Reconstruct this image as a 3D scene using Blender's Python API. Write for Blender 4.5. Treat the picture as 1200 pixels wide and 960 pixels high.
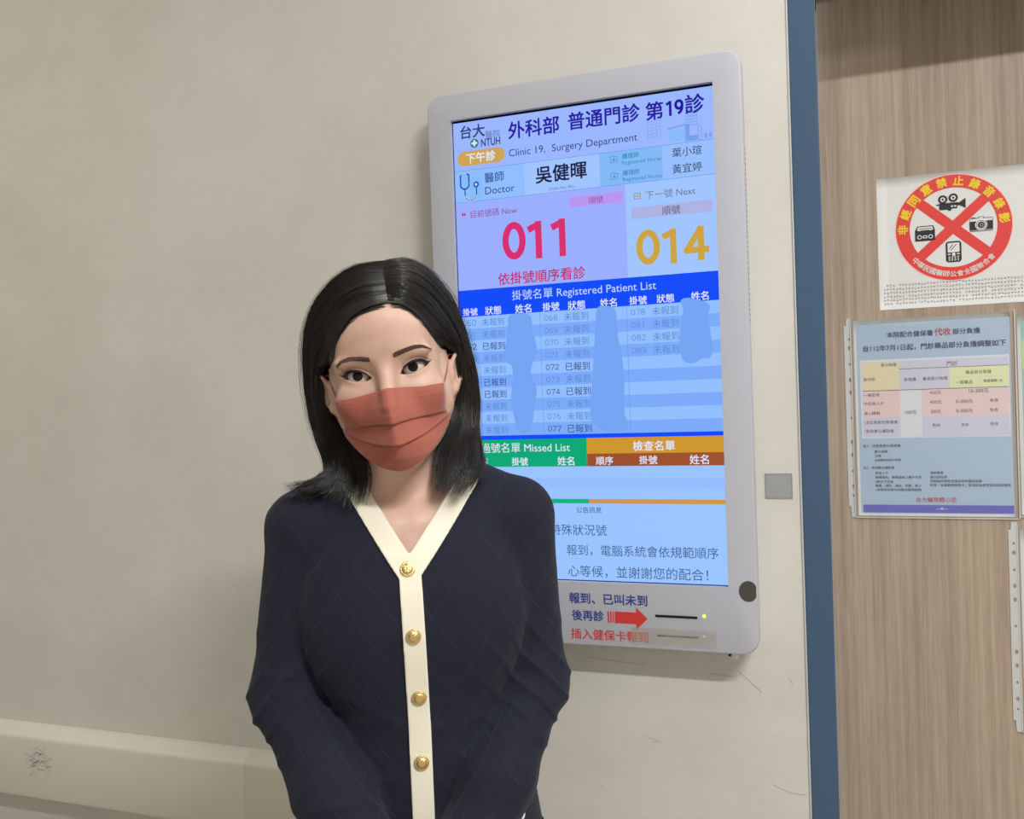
import bpy, bmesh, math, random
import numpy as np
from mathutils import Vector, Matrix

for _o in list(bpy.data.objects):
    bpy.data.objects.remove(_o)
SC = bpy.context.scene
COL = SC.collection
random.seed(7)

# ------------------------------------------------------------------ camera
cam_d = bpy.data.cameras.new('camera')
cam = bpy.data.objects.new('camera', cam_d)
COL.objects.link(cam)
cam_d.sensor_fit = 'HORIZONTAL'
cam_d.sensor_width = 36.0
cam_d.lens = 1042.454 / 1200.0 * 36.0
cam_d.clip_start = 0.02
_r = Vector((0.94162315, 0.33491879, -0.03428174))
_u = Vector((0.0285266, 0.02208927, 0.99934894))
_f = Vector((-0.335458, 0.94198804, -0.01124567))
_m = Matrix((_r, _u, -_f)).transposed().to_4x4()
_m.translation = Vector((0.6082788, -1.44605637, 1.4747999))
cam.matrix_world = _m
SC.camera = cam

# ------------------------------------------------------------------ exposure, world, lamps
SC.view_settings.view_transform = 'Standard'
SC.view_settings.look = 'None'
SC.view_settings.exposure = 0.0
SC.view_settings.gamma = 1.0
SC.view_settings.use_curve_mapping = False
SC.cycles.use_denoising = True
SC.cycles.max_bounces = 8
SC.cycles.transparent_max_bounces = 16
W = bpy.data.worlds.new('world')
SC.world = W
W.use_nodes = True
W.node_tree.nodes['Background'].inputs[0].default_value = (0.95, 0.97, 1.0, 1)
W.node_tree.nodes['Background'].inputs[1].default_value = 0.3

CEIL = 3.0
# (x, y, length x, length y, watts, colour) of the lamps in the ceiling
LAMPS = [
    (1.65, -1.70, 0.80, 0.10, 66.0, (1.0, 1.0, 0.985)),
    (0.95, -0.45, 0.90, 0.10, 8.0, (1.0, 1.0, 0.985)),
    (-1.7, -1.05, 1.00, 0.28, 11.5, (1.0, 0.95, 0.87)),  # added fill lamp, evens out the darker left part of the wall
]

# ------------------------------------------------------------------ helpers
def lin(c):
    return tuple(((v / 255.0) / 12.92 if v / 255.0 <= 0.04045 else ((v / 255.0 + 0.055) / 1.055) ** 2.4) for v in c)

def mat(name, rgb, rough=0.6, metal=0.0, spec=0.4, emit=None, strength=1.0, **kw):
    m = bpy.data.materials.new(name)
    m.use_nodes = True
    b = m.node_tree.nodes['Principled BSDF']
    b.inputs['Base Color'].default_value = (*lin(rgb), 1)
    b.inputs['Roughness'].default_value = rough
    b.inputs['Metallic'].default_value = metal
    b.inputs['Specular IOR Level'].default_value = spec
    if emit:
        b.inputs['Emission Color'].default_value = (*lin(emit), 1)
        b.inputs['Emission Strength'].default_value = strength
    for k, v in kw.items():
        b.inputs[k.replace('_', ' ')].default_value = v
    return m

def nodes(m):
    nt = m.node_tree
    return nt, nt.nodes['Principled BSDF'], (lambda t: nt.nodes.new(t)), nt.links.new

def bump_noise(m, scale, strength, dist=0.002, stretch=None, detail=4):
    nt, b, N, L = nodes(m)
    tc = N('ShaderNodeTexCoord'); no = N('ShaderNodeTexNoise'); bu = N('ShaderNodeBump')
    no.inputs['Scale'].default_value = scale
    no.inputs['Detail'].default_value = detail
    src = tc.outputs['Object']
    if stretch:
        mp = N('ShaderNodeMapping'); mp.inputs['Scale'].default_value = stretch
        L(src, mp.inputs[0]); src = mp.outputs[0]
    L(src, no.inputs['Vector']); L(no.outputs['Fac'], bu.inputs['Height'])
    bu.inputs['Strength'].default_value = strength
    bu.inputs['Distance'].default_value = dist
    L(bu.outputs[0], b.inputs['Normal'])
    return m

class MB:
    """collects polygons with materials and links them as one mesh object"""
    def __init__(s):
        s.v = []; s.f = []; s.mi = []; s.mats = []
    def mid(s, m):
        if m not in s.mats: s.mats.append(m)
        return s.mats.index(m)
    def add(s, verts, faces, m):
        o = len(s.v); k = s.mid(m)
        s.v.extend([tuple(q) for q in verts])
        for f in faces:
            s.f.append([i + o for i in f]); s.mi.append(k)
    def box(s, lo, hi, m):
        x0, y0, z0 = lo; x1, y1, z1 = hi
        s.add([(x0,y0,z0),(x1,y0,z0),(x1,y1,z0),(x0,y1,z0),(x0,y0,z1),(x1,y0,z1),(x1,y1,z1),(x0,y1,z1)],
              [(0,3,2,1),(4,5,6,7),(0,1,5,4),(1,2,6,5),(2,3,7,6),(3,0,4,7)], m)
    def quad(s, u0, v0, u1, v1, y, m):
        s.add([(u0,y,v0),(u1,y,v0),(u1,y,v1),(u0,y,v1)], [(0,1,2,3)], m)
    def poly(s, pts, y, m):
        s.add([(p[0], y, p[1]) for p in pts], [tuple(range(len(pts)))], m)
    def line(s, pts, w, y, m):
        for (a, b) in zip(pts[:-1], pts[1:]):
            dx, dz = b[0]-a[0], b[1]-a[1]; L = math.hypot(dx, dz) or 1
            nx, nz = -dz/L*w/2, dx/L*w/2; ex, ez = dx/L*w*.3, dz/L*w*.3
            s.add([(a[0]+nx-ex,y,a[1]+nz-ez),(a[0]-nx-ex,y,a[1]-nz-ez),(b[0]-nx+ex,y,b[1]-nz+ez),(b[0]+nx+ex,y,b[1]+nz+ez)], [(0,1,2,3)], m)
    def disc(s, c, r, y, m, n=28, rz=None, r0=0):
        rz = rz or r
        pts = [(c[0]+r*math.cos(2*math.pi*i/n), y, c[1]+rz*math.sin(2*math.pi*i/n)) for i in range(n)]
        if r0:
            k = r0 / r
            q = [(c[0]+(p[0]-c[0])*k, y, c[1]+(p[2]-c[1])*k) for p in pts]
            s.add(pts+q, [(i,(i+1)%n,n+(i+1)%n,n+i) for i in range(n)], m)
        else:
            s.add(pts, [tuple(range(n))], m)
    def rrect(s, u0, v0, u1, v1, r, y, m, n=6):
        s.poly(rrect_pts(u0, v0, u1, v1, r, n), y, m)
    def build(s, name, parent=None, smooth=False):
        me = bpy.data.meshes.new(name)
        me.from_pydata(s.v, [], s.f)
        for m in s.mats: me.materials.append(m)
        me.polygons.foreach_set('material_index', s.mi)
        if smooth: me.polygons.foreach_set('use_smooth', [True]*len(s.f))
        me.update()
        return link(name, me, parent)

def link(name, me, parent=None):
    o = bpy.data.objects.new(name, me)
    COL.objects.link(o)
    if parent is not None: o.parent = parent
    return o

def rrect_pts(u0, v0, u1, v1, r, n=6):
    pts = []
    for cx, cz, a0 in ((u1-r, v0+r, -90), (u1-r, v1-r, 0), (u0+r, v1-r, 90), (u0+r, v0+r, 180)):
        for i in range(n+1):
            a = math.radians(a0 + 90*i/n)
            pts.append((cx+r*math.cos(a), cz+r*math.sin(a)))
    return pts

def bevel(o, w=0.003, seg=2):
    md = o.modifiers.new('bevel', 'BEVEL'); md.width = w; md.segments = seg; md.limit_method = 'ANGLE'
    md.angle_limit = math.radians(40)
    return o

def struct(o):
    o['kind'] = 'structure'
    return o

def tag(o, label, cat, group=None):
    o['label'] = label; o['category'] = cat
    if group: o['group'] = group
    return o

def empty(name, loc, rz=0.0):
    o = bpy.data.objects.new(name, None)
    COL.objects.link(o)
    o.location = loc; o.rotation_euler = (0, 0, rz)
    o.empty_display_size = 0.05
    return o

_tc = {}
def glyphs(s):
    """flat outline of a line of writing: points, faces, bounds"""
    if s in _tc: return _tc[s]
    c = bpy.data.curves.new('writing', 'FONT')
    c.body = s; c.size = 1.0; c.resolution_u = 3
    o = bpy.data.objects.new('writing', c)
    COL.objects.link(o)
    bpy.context.view_layer.update()
    me = bpy.data.meshes.new_from_object(o.evaluated_get(bpy.context.evaluated_depsgraph_get()))
    vs = [(v.co.x, v.co.y) for v in me.vertices]
    fs = [tuple(p.vertices) for p in me.polygons]
    bpy.data.objects.remove(o); bpy.data.curves.remove(c); bpy.data.meshes.remove(me)
    xs = [v[0] for v in vs]; ys = [v[1] for v in vs]
    _tc[s] = (vs, fs, (min(xs), max(xs), min(ys), max(ys)))
    return _tc[s]

DIG = {}
def _digits():
    """single-line skeletons of the plain sans digits in a 0.55 x 0.72 cell"""
    A = lambda cx, cz, rx, rz, a0, a1, n=18: [(cx+rx*math.cos(math.radians(a0+(a1-a0)*i/n)), cz+rz*math.sin(math.radians(a0+(a1-a0)*i/n))) for i in range(n+1)]
    DIG['0'] = [A(.26,.36,.19,.31,90,450,32)]
    DIG['1'] = [[(.10,.565),(.29,.64)], [(.29,.67),(.29,.0)]]
    DIG['2'] = [A(.255,.50,.175,.17,165,-20)+[(.08,.05)], [(.06,.05),(.46,.05)]]
    DIG['3'] = [A(.24,.505,.165,.165,160,-80), A(.24,.22,.185,.17,90,-155)]
    DIG['4'] = [[(.36,.02),(.36,.67),(.05,.20)], [(.05,.21),(.49,.21)]]
    DIG['5'] = [[(.43,.66),(.13,.66),(.10,.37)]+A(.25,.235,.18,.185,130,-150)]
    DIG['6'] = [A(.26,.235,.18,.185,90,450,28), [(.095,.30)]+A(.40,.35,.30,.32,175,110,8)]
    DIG['7'] = [[(.06,.66),(.46,.66),(.19,.0)]]
    DIG['8'] = [A(.26,.51,.155,.155,90,450,26), A(.26,.20,.185,.165,90,450,26)]
    DIG['9'] = [A(.25,.47,.175,.19,90,450,28), [(.42,.40)]+A(.13,.36,.29,.33,5,-70,8)]
_digits()
def write_digits(mb, s, u0, u1, vc, h, m, y, weight):
    """digits drawn as strokes of even weight; h is the height of the digits"""
    kz = h/0.72; adv = (u1-u0)/len(s)
    for i, ch in enumerate(s):
        if ch not in DIG: continue
        k = adv/0.55*1.06; ou = u0+i*adv-0.005*k
        for st in DIG[ch]:
            P = [(ou+a*k, vc-h/2+b*kz+0.025*kz) for a, b in st]
            mb.line(P, weight*kz, y, m)
            if len(P) > 4:
                for p in P[1:-1]: mb.disc(p, weight*kz/2, y, m, 10)
def write(mb, s, u0, u1, vc, m, y, bold=0, h=0, rot=None):
    """a line of writing from u0 to u1 (metres in the sheet), centred at height vc"""
    if s.isdigit() and rot is None:
        return write_digits(mb, s, u0, u1, vc, h or (u1-u0)/len(s)/0.55*0.66, m, y, (0.075, 0.09, 0.11, 0.135)[bold])
    vs, fs, (x0, x1, y0, y1) = glyphs(s)
    k = (u1-u0)/(x1-x0); kz = h/(y1-y0) if h else k
    cjk = any(ord(q) > 0x2e80 for q in s)
    yc = (0.38 if cjk else 0.33) if not h else (y0+y1)/2
    cu = (u0+u1)/2
    d = (0, 0.010, 0.017, 0.028)[bold]
    for n, (ox, oy) in enumerate(((0, 0), (-d, -d), (d, d), (-d, d), (d, -d)) if bold else ((0, 0),)):
        P = []
        for a, b in vs:
            du, dv = (a-(x0+x1)/2+ox)*k, (b-yc+oy)*kz
            if rot is not None:
                ca, sa = math.cos(rot), math.sin(rot)
                du, dv = du*ca-dv*sa, du*sa+dv*ca
            P.append((cu+du, y-n*2e-5, vc+dv))
        mb.add(P, fs, m)

# ------------------------------------------------------------------ setting materials
M_wall = mat('painted_plaster', (213, 209, 196), 0.55, spec=0.3)
def _wall_nodes():
    nt, b, N, L = nodes(M_wall)
    tc = N('ShaderNodeTexCoord')
    n1 = N('ShaderNodeTexNoise'); n1.inputs['Scale'].default_value = 5; n1.inputs['Detail'].default_value = 5
    mp = N('ShaderNodeMapping'); mp.inputs['Scale'].default_value = (0.7, 1, 2.2)
    n2 = N('ShaderNodeTexNoise'); n2.inputs['Scale'].default_value = 70; n2.inputs['Detail'].default_value = 3
    n3 = N('ShaderNodeTexNoise'); n3.inputs['Scale'].default_value = 2.2; n3.inputs['Detail'].default_value = 7; n3.inputs['Roughness'].default_value = 0.7
    rp = N('ShaderNodeValToRGB')
    rp.color_ramp.elements[0].position = 0.3; rp.color_ramp.elements[0].color = (*lin((208, 205, 197)), 1)
    rp.color_ramp.elements[1].position = 0.65; rp.color_ramp.elements[1].color = (*lin((220, 218, 210)), 1)
    L(tc.outputs['Object'], n3.inputs['Vector']); L(n3.outputs['Fac'], rp.inputs[0]); L(rp.outputs[0], b.inputs['Base Color'])
    ad = N('ShaderNodeMath'); ad.operation = 'MULTIPLY_ADD'; ad.inputs[1].default_value = 0.25
    L(tc.outputs['Object'], mp.inputs[0]); L(mp.outputs[0], n1.inputs['Vector']); L(mp.outputs[0], n2.inputs['Vector'])
    L(n2.outputs['Fac'], ad.inputs[0]); L(n1.outputs['Fac'], ad.inputs[2])
    bu = N('ShaderNodeBump'); bu.inputs['Strength'].default_value = 0.16; bu.inputs['Distance'].default_value = 0.006
    L(ad.outputs[0], bu.inputs['Height']); L(bu.outputs[0], b.inputs['Normal'])
_wall_nodes()
M_ceil = mat('ceiling_paint', (232, 232, 228), 0.8)
M_floor = bump_noise(mat('vinyl_floor', (192, 187, 178), 0.35), 40, 0.05)
M_blue = mat('blue_frame_paint', (64, 90, 120), 0.35, spec=0.5)
M_caulk = mat('white_caulk', (226, 228, 226), 0.5)
M_wood = mat('wood_laminate', (160, 138, 118), 0.42, spec=0.35)
def _wood_nodes():
    nt, b, N, L = nodes(M_wood)
    tc = N('ShaderNodeTexCoord')
    mp = N('ShaderNodeMapping'); mp.inputs['Scale'].default_value = (85, 85, 1.3)
    n1 = N('ShaderNodeTexNoise'); n1.inputs['Scale'].default_value = 1.0; n1.inputs['Detail'].default_value = 6; n1.inputs['Roughness'].default_value = 0.62
    mp2 = N('ShaderNodeMapping'); mp2.inputs['Scale'].default_value = (16, 16, 0.35)
    n2 = N('ShaderNodeTexNoise'); n2.inputs['Scale'].default_value = 1.0; n2.inputs['Detail'].default_value = 3
    mp3 = N('ShaderNodeMapping'); mp3.inputs['Scale'].default_value = (420, 420, 14)
    n3 = N('ShaderNodeTexNoise'); n3.inputs['Scale'].default_value = 1.0; n3.inputs['Detail'].default_value = 3
    for m_, n_ in ((mp, n1), (mp2, n2), (mp3, n3)):
        L(tc.outputs['Object'], m_.inputs[0]); L(m_.outputs[0], n_.inputs['Vector'])
    a = N('ShaderNodeMath'); a.operation = 'MULTIPLY_ADD'; a.inputs[1].default_value = 0.45
    L(n2.outputs['Fac'], a.inputs[0]); L(n1.outputs['Fac'], a.inputs[2])
    a2 = N('ShaderNodeMath'); a2.operation = 'MULTIPLY_ADD'; a2.inputs[1].default_value = 0.5
    L(n3.outputs['Fac'], a2.inputs[0]); L(a.outputs[0], a2.inputs[2])
    rp = N('ShaderNodeValToRGB')
    e = rp.color_ramp.elements
    e[0].position = 0.85; e[0].color = (*lin((148, 129, 113)), 1)
    e[1].position = 1.38; e[1].color = (*lin((184, 166, 148)), 1)
    k = e.new(1.12); k.color = (*lin((168, 149, 132)), 1)
    mr = N('ShaderNodeMapRange'); mr.inputs[1].default_value = 0.72; mr.inputs[2].default_value = 1.23
    L(a2.outputs[0], mr.inputs[0])
    e[0].position = 0.0; e[1].position = 0.5; e[2].position = 1.0
    e[1].color = (*lin((168, 149, 132)), 1); e[2].color = (*lin((184, 166, 148)), 1)
    L(mr.outputs[0], rp.inputs[0]); L(rp.outputs[0], b.inputs['Base Color'])
    bu = N('ShaderNodeBump'); bu.inputs['Strength'].default_value = 0.08; bu.inputs['Distance'].default_value = 0.001
    L(a2.outputs[0], bu.inputs['Height']); L(bu.outputs[0], b.inputs['Normal'])
_wood_nodes()

# ------------------------------------------------------------------ room shell (wall face at y = 0.05)
WY = 0.05
XL, XR, YF = -3.6, 3.2, -3.4
DX0, DX1, DTOP = 0.5643, 1.76, 2.195     # outer edges of the door frame
mb = MB()
mb.box((XL, WY, 0), (DX0, WY+0.20, CEIL), M_wall)
mb.box((DX1, WY, 0), (XR, WY+0.20, CEIL), M_wall)
mb.box((DX0, WY, DTOP), (DX1, WY+0.20, CEIL), M_wall)
struct(mb.build('wall_back'))
mb = MB(); mb.box((XL-0.1, YF, 0), (XL, WY+0.20, CEIL), M_wall); struct(mb.build('wall_left'))
mb = MB(); mb.box((XR, YF, 0), (XR+0.1, WY+0.20, CEIL), M_wall); struct(mb.build('wall_right'))
mb = MB(); mb.box((XL-0.1, YF-0.1, 0), (XR+0.1, YF, CEIL), M_wall); struct(mb.build('wall_front'))
mb = MB(); mb.box((XL-0.1, YF-0.1, -0.1), (XR+0.1, WY+0.20, 0), M_floor); struct(mb.build('floor'))
mb = MB(); mb.box((XL-0.1, YF-0.1, CEIL), (XR+0.1, WY+0.20, CEIL+0.1), M_ceil); struct(mb.build('ceiling'))
mb = MB()
mb.box((XL, WY-0.012, 0), (DX0, WY, 0.10), M_caulk)
struct(bevel(mb.build('baseboard_back'), 0.003))

# blue steel door frame: two jambs and a head, 5 mm proud of the wall, 0.13 deep
FY0, FY1, FW = WY-0.005, WY+0.19, 0.0415
mb = MB()
mb.box((DX0, FY0, 0), (DX0+FW, FY1, DTOP), M_blue)
mb.box((DX1-FW, FY0, 0), (DX1, FY1, DTOP), M_blue)
mb.box((DX0+FW, FY0, DTOP-0.05), (DX1-FW, FY1, DTOP), M_blue)
struct(bevel(mb.build('trim_1'), 0.0015))
mb = MB()
mb.box((0.72, -0.10, 2.10), (DX1-0.06, WY, 2.30), M_blue)     # unseen box added over the door to cast the shadow on the leaf's top
struct(bevel(mb.build('shadow_box'), 0.003))
mb = MB()
mb.box((DX0-0.0022, WY-0.003, 0), (DX0-0.0001, WY+0.01, DTOP+0.002), M_caulk)
struct(mb.build('trim_2'))
LY = 0.12      # front of the door leaf
mb = MB()
mb.box((DX0+FW+0.001, LY, 0.006), (DX1-FW-0.001, LY+0.045, DTOP-0.052), M_wood)
door = struct(mb.build('door_1'))
mb = MB()
M_steel = mat('brushed_steel', (170, 172, 174), 0.3, 1.0)
mb.box((DX1-0.14, LY-0.03, 0.85), (DX1-0.115, LY-0.02, 1.25), M_steel)
mb.box((DX1-0.135, LY-0.021, 0.88), (DX1-0.12, LY, 0.90), M_steel)
mb.box((DX1-0.135, LY-0.021, 1.20), (DX1-0.12, LY, 1.22), M_steel)
bevel(mb.build('door_handle', door), 0.004)

# ceiling lamps
M_diff = mat('lamp_diffuser', (245, 245, 240), 0.5, emit=(255, 250, 240), strength=2.0)
M_lampframe = mat('lamp_frame', (225, 225, 225), 0.4)
LL = ['slim ceiling tube light close to the wall above the display' if i == 1 else
      ('long white ceiling lamp out in the corridor before the wooden door' if i == 0 else 'added fill lamp at the far left of the corridor, brightening the left wall')
      for i in range(3)]
for i, (x, y, lx, ly, p, c) in enumerate(LAMPS):
    t = tag(empty('ceiling_light', (x, y, CEIL)), LL[i], 'ceiling light')
    mb = MB()
    a, b, w, h = lx/2, ly/2, 0.02, 0.03
    mb.box((-a-w, -b-w, -h), (a+w, -b, 0), M_lampframe); mb.box((-a-w, b, -h), (a+w, b+w, 0), M_lampframe)
    mb.box((-a-w, -b, -h), (-a, b, 0), M_lampframe); mb.box((a, -b, -h), (a+w, b, 0), M_lampframe)
    mb.build('lamp_frame', t)
    mb = MB(); mb.box((-a, -b, -0.016), (a, b, -0.012), M_diff); mb.build('diffuser', t)
    ld = bpy.data.lights.new('lamp', 'AREA'); ld.shape = 'RECTANGLE'; ld.size = lx; ld.size_y = ly
    ld.energy = p; ld.color = c
    lo = bpy.data.objects.new('lamp', ld); COL.objects.link(lo)
    lo.parent = t; lo.location = (0, 0, -0.032)

# ------------------------------------------------------------------ wall guard rail at the left
M_guard = bump_noise(mat('wall_guard_vinyl', (224, 217, 210), 0.45, spec=0.5), 300, 0.05, 0.0005)
M_guardcap = mat('wall_guard_end_cap', (216, 210, 198), 0.45)
def guard_profile():
    """y (out from the wall), z, going round the section"""
    z0, z1, d = 0.641, 0.792, 0.042
    P = [(WY, z1), (WY-0.008, z1), (WY-0.012, z1-0.0012), (WY-0.036, z1-0.0120)]
    for i in range(1, 6):                    # rounded shoulder
        a = math.radians(35+55*i/5)
        P.append((WY-d+0.0105-0.0105*math.sin(a), z1-0.0120-0.0098+0.0119*math.cos(a)))
    P += [(WY-d, z0+0.010), (WY-d+0.003, z0+0.003), (WY-d+0.010, z0), (WY, z0)]
    return P
rail = tag(empty('wall_guard_rail', (-1.4, WY, 0.64)), 'greyish white vinyl wall guard rail along the wall left of the woman', 'wall guard')
def extrude(P, x0, x1, name, m, parent, capr=False):
    mb = MB(); n = len(P)
    secs = [(x0, 0.0), (x1, 0.0)]
    if capr: secs = [(x0, 0.0), (x1-0.018, 0.0), (x1-0.010, 0.004), (x1-0.003, 0.012), (x1, 0.026)]
    V = []
    for x, ins in secs:
        for (y, z) in P:
            yy = min(WY, y+ins) if y < WY else y
            V.append((x+1.4, yy-WY, z-0.64))
    F = []
    for s in range(len(secs)-1):
        for i in range(n):
            j = (i+1) % n
            F.append((s*n+i, s*n+j, (s+1)*n+j, (s+1)*n+i))
    F.append(tuple(range(n-1, -1, -1))); F.append(tuple((len(secs)-1)*n+i for i in range(n)))
    mb.add(V, F, m)
    o = mb.build(name, parent)
    o.data.polygons.foreach_set('use_smooth', [True]*len(o.data.polygons))
    md = o.modifiers.new('split', 'EDGE_SPLIT'); md.split_angle = math.radians(35)
    return o
GP = guard_profile()
extrude(GP, XL+0.02, -0.4945, 'rail_cover', M_guard, rail)
ec = extrude([(y if y == WY else y-0.0005, z) for y, z in GP], -0.4938, -0.38, 'end_cap', M_guardcap, rail, True)
ec['label'] = 'yellowish moulded end cap'
mb = MB()
M_scuff = mat('brown_scuff', (196, 187, 178), 0.7)
rng = random.Random(3)
for i in range(60):
    x = -1.03+rng.gauss(0, 0.018); z = 0.728+rng.gauss(0, 0.014)
    L_ = rng.uniform(0.004, 0.012); a = rng.uniform(-0.6, 0.9)
    mb.line([(x-L_*math.cos(a)+1.4, z-L_*math.sin(a)-0.64), (x+L_*math.cos(a)+1.4, z+L_*math.sin(a)-0.64)], rng.uniform(0.0006, 0.0016), -0.0422, M_scuff)
mb.build('scuff_mark', rail)

# small scratches in the plaster are part of the wall's own surface: one thin mesh on the wall
mb = MB()
M_scr = mat('plaster_scratch', (150, 140, 124), 0.8)
for pts in ([(0.20, 1.022), (0.25, 1.018), (0.30, 1.014)], [(0.41, 1.008), (0.45, 1.005)], [(0.455, 1.015), (0.478, 0.995), (0.492, 0.982)],
            [(0.30, 0.892), (0.318, 0.886)], [(0.308, 0.884), (0.325, 0.884)], [(0.535, 1.01), (0.541, 0.998)], [(0.505, 0.832), (0.53, 0.822), (0.555, 0.821)], [(0.214, 0.798), (0.222, 0.795)], [(0.485, 1.001), (0.487, 0.999)]):
    mb.line(pts, 0.0005, WY-0.0004, M_scr)
o = mb.build('wall_scratch'); o.parent = bpy.data.objects['wall_back']

# ------------------------------------------------------------------ wall display
ZS = 1.165
SW, SH = 0.450, 0.800
disp = tag(empty('wall_display', (0, WY, ZS)), 'white framed portrait wall display with a lit blue clinic queue screen behind the woman', 'display')
DY = -WY                       # the screen glass is 0.05 in front of the wall
def D(name, mb, smooth=False): return mb.build(name, disp, smooth)
M_case = mat('casing_plastic', (188, 189, 200), 0.38, spec=0.45)
def casing():
    U0, U1, V0, V1 = -0.0440, 0.4952, -0.1070, 0.8468
    n = 8
    ring = lambda ins, r: rrect_pts(U0+ins, V0+ins, U1-ins, V1-ins, r, n)
    prof = [(0.004, -0.0085, 0.024), (0.0022, -0.0079, 0.0255), (0.0008, -0.0062, 0.0265), (0, -0.0035, 0.027), (0, 0.018, 0.027), (0.010, 0.026, 0.020), (0.013, WY, 0.018)]
    V = []; F = []
    for ins, y, r in prof: V += [(p[0], y+DY, p[1]) for p in ring(ins, r)]
    k = len(ring(0, 0.02))
    for s in range(len(prof)-1):
        for i in range(k):
            j = (i+1) % k
            F.append((s*k+i, s*k+j, (s+1)*k+j, (s+1)*k+i))
    o1 = len(V)
    V += [(p[0], -0.0085+DY, p[1]) for p in rrect_pts(0.0, 0.0, SW, SH, 0.0015, n)]
    o2 = len(V)
    V += [(p[0], 0.0012+DY, p[1]) for p in rrect_pts(0.0, 0.0, SW, SH, 0.0015, n)]
    for i in range(k):
        j = (i+1) % k
        F.append((i, o1+i, o1+j, j)); F.append((o1+i, o2+i, o2+j, o1+j))
    F.append(tuple((len(prof)-1)*k+i for i in range(k)))
    mb = MB(); mb.add(V, F, M_case)
    o = D('casing', mb)
    bm = bmesh.new(); bm.from_mesh(o.data); bmesh.ops.recalc_face_normals(bm, faces=bm.faces); bm.to_mesh(o.data); bm.free()
    o.data.polygons.foreach_set('use_smooth', [True]*len(o.data.polygons))
    md = o.modifiers.new('split', 'EDGE_SPLIT'); md.split_angle = math.radians(28)
casing()

EC = {}
def em(name, rgb):
    if name not in EC:
        EC[name] = mat('screen_'+name, (4, 4, 6), 0.35, spec=0.12, emit=rgb, strength=1.0)
    return EC[name]
for k_, c_ in dict(navy=(38,22,160), ink=(45,62,118), grey=(95,110,160), white=(225,232,255), pale=(190,215,255), steel=(52,92,158),
        black=(24,26,62), teal=(38,140,180), plum=(140,70,150), dim=(112,112,142), magenta=(216,48,112), gold=(205,163,66),
        crimson=(190,38,104), slate=(62,92,142), amber=(206,164,84), pinkbar=(186,148,240), greybar=(172,178,226),
        head=(154,182,255), docblue=(143,189,255), docname=(160,196,255), nurse=(130,184,246), nursename=(150,191,253),
        now=(154,174,254), nxt=(160,196,255), band=(10,74,250), rowa=(146,190,255), rowb=(124,170,250), grayrow=(92,136,202), darkrow=(28,58,118),
        blob=(116,164,242), green=(8,168,118), orange=(206,150,44), brown=(158,80,42), green2=(18,178,130), orange2=(208,150,74),
        low=(154,196,255), low2=(148,184,255), rule=(100,140,215), logogreen=(34,128,124), bldg=(118,160,235), bldg2=(134,186,250), bezelblack=(2,2,10), stb=(36,84,178), navyline=(20,40,160)).items():
    em(k_, c_)
mb = MB()
y0, y1, y2, y3 = DY+0.0005, DY+0.0001, DY-0.0003, DY-0.0007
MMm = lambda q: q/1000.0
def R(u0, v0, u1, v1, c, y=y1): mb.quad(u0/1000, v0/1000, u1/1000, v1/1000, y, EC[c])
R(0, 0, 450, 800, 'bezelblack', y0)
X0, X1 = 1.6, 449.6
R(X0, 712, X1, 796.2, 'head')
R(X0, 657, 130, 712, 'docblue'); R(130, 657, 262, 712, 'docname'); R(262, 657, 366, 712, 'nurse'); R(366, 657, X1, 712, 'nursename')
R(X0, 503.5, 303.5, 657, 'now'); R(303.5, 503.5, X1, 657, 'nxt')
R(X0, 457, X1, 503.5, 'band')
P_ = (457-248)/10.0
for i in range(10): R(X0, 457-(i+1)*P_, X1, 457-i*P_, 'rowa' if i % 2 == 0 else 'rowb')
R(X0, 241, X1, 248, 'band')
R(X0, 193.5, 224.2, 241, 'green'); R(224.2, 214.5, X1, 241, 'orange'); R(224.2, 193.5, X1, 214.5, 'brown')
R(X0, 138.5, X1, 193.5, 'low'); R(X0, 156, X1, 173.6, 'low2')
R(X0, 131, 225, 138.5, 'green2'); R(225, 131, X1, 138.5, 'orange2')
R(X0, 1.6, X1, 131, 'low')
R(X0, 0.6, X1, 1.8, 'navyline')
def Lr(pts, w, c, y=y2): mb.line([(a/1000, b/1000) for a, b in pts], w/1000, y, EC[c])
Lr([(X0,712),(X1,712)], 0.7, 'rule'); Lr([(X0,657),(X1,657)], 0.7, 'rule')
Lr([(149.5,457),(149.5,249)], 0.6, 'rule'); Lr([(299.5,457),(299.5,249)], 0.6, 'rule')
# hospital buildings drawn in the header
for i in range(6): Lr([(343, 727+i*5),(365,729+i*5)], 0.7, 'bldg')
for i in range(4): Lr([(344+i*7,724),(344+i*7,756)], 0.6, 'bldg')
R(378, 716, 404, 734, 'bldg2', y2); Lr([(377,737),(405,741)], 2.2, 'bldg'); R(404, 714, 411, 741, 'bldg', y2)
for i in range(7):
    for j in range(7): R(405+i*2.9, 738+j*4.6, 406.7+i*2.9, 740.8+j*4.6, 'bldg', y2)
R(411, 714, 424, 722, 'bldg', y2); Lr([(425,713),(425,736),(430,736),(430,713),(425,713)], 1.0, 'bldg'); Lr([(425,721),(430,721)], .8, 'bldg'); Lr([(425,729),(430,729)], .8, 'bldg')
for c in (436.5, 443.5): mb.disc((c/1000, 0.7195), 0.0022, y2, EC['bldg'], rz=0.0045)
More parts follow.
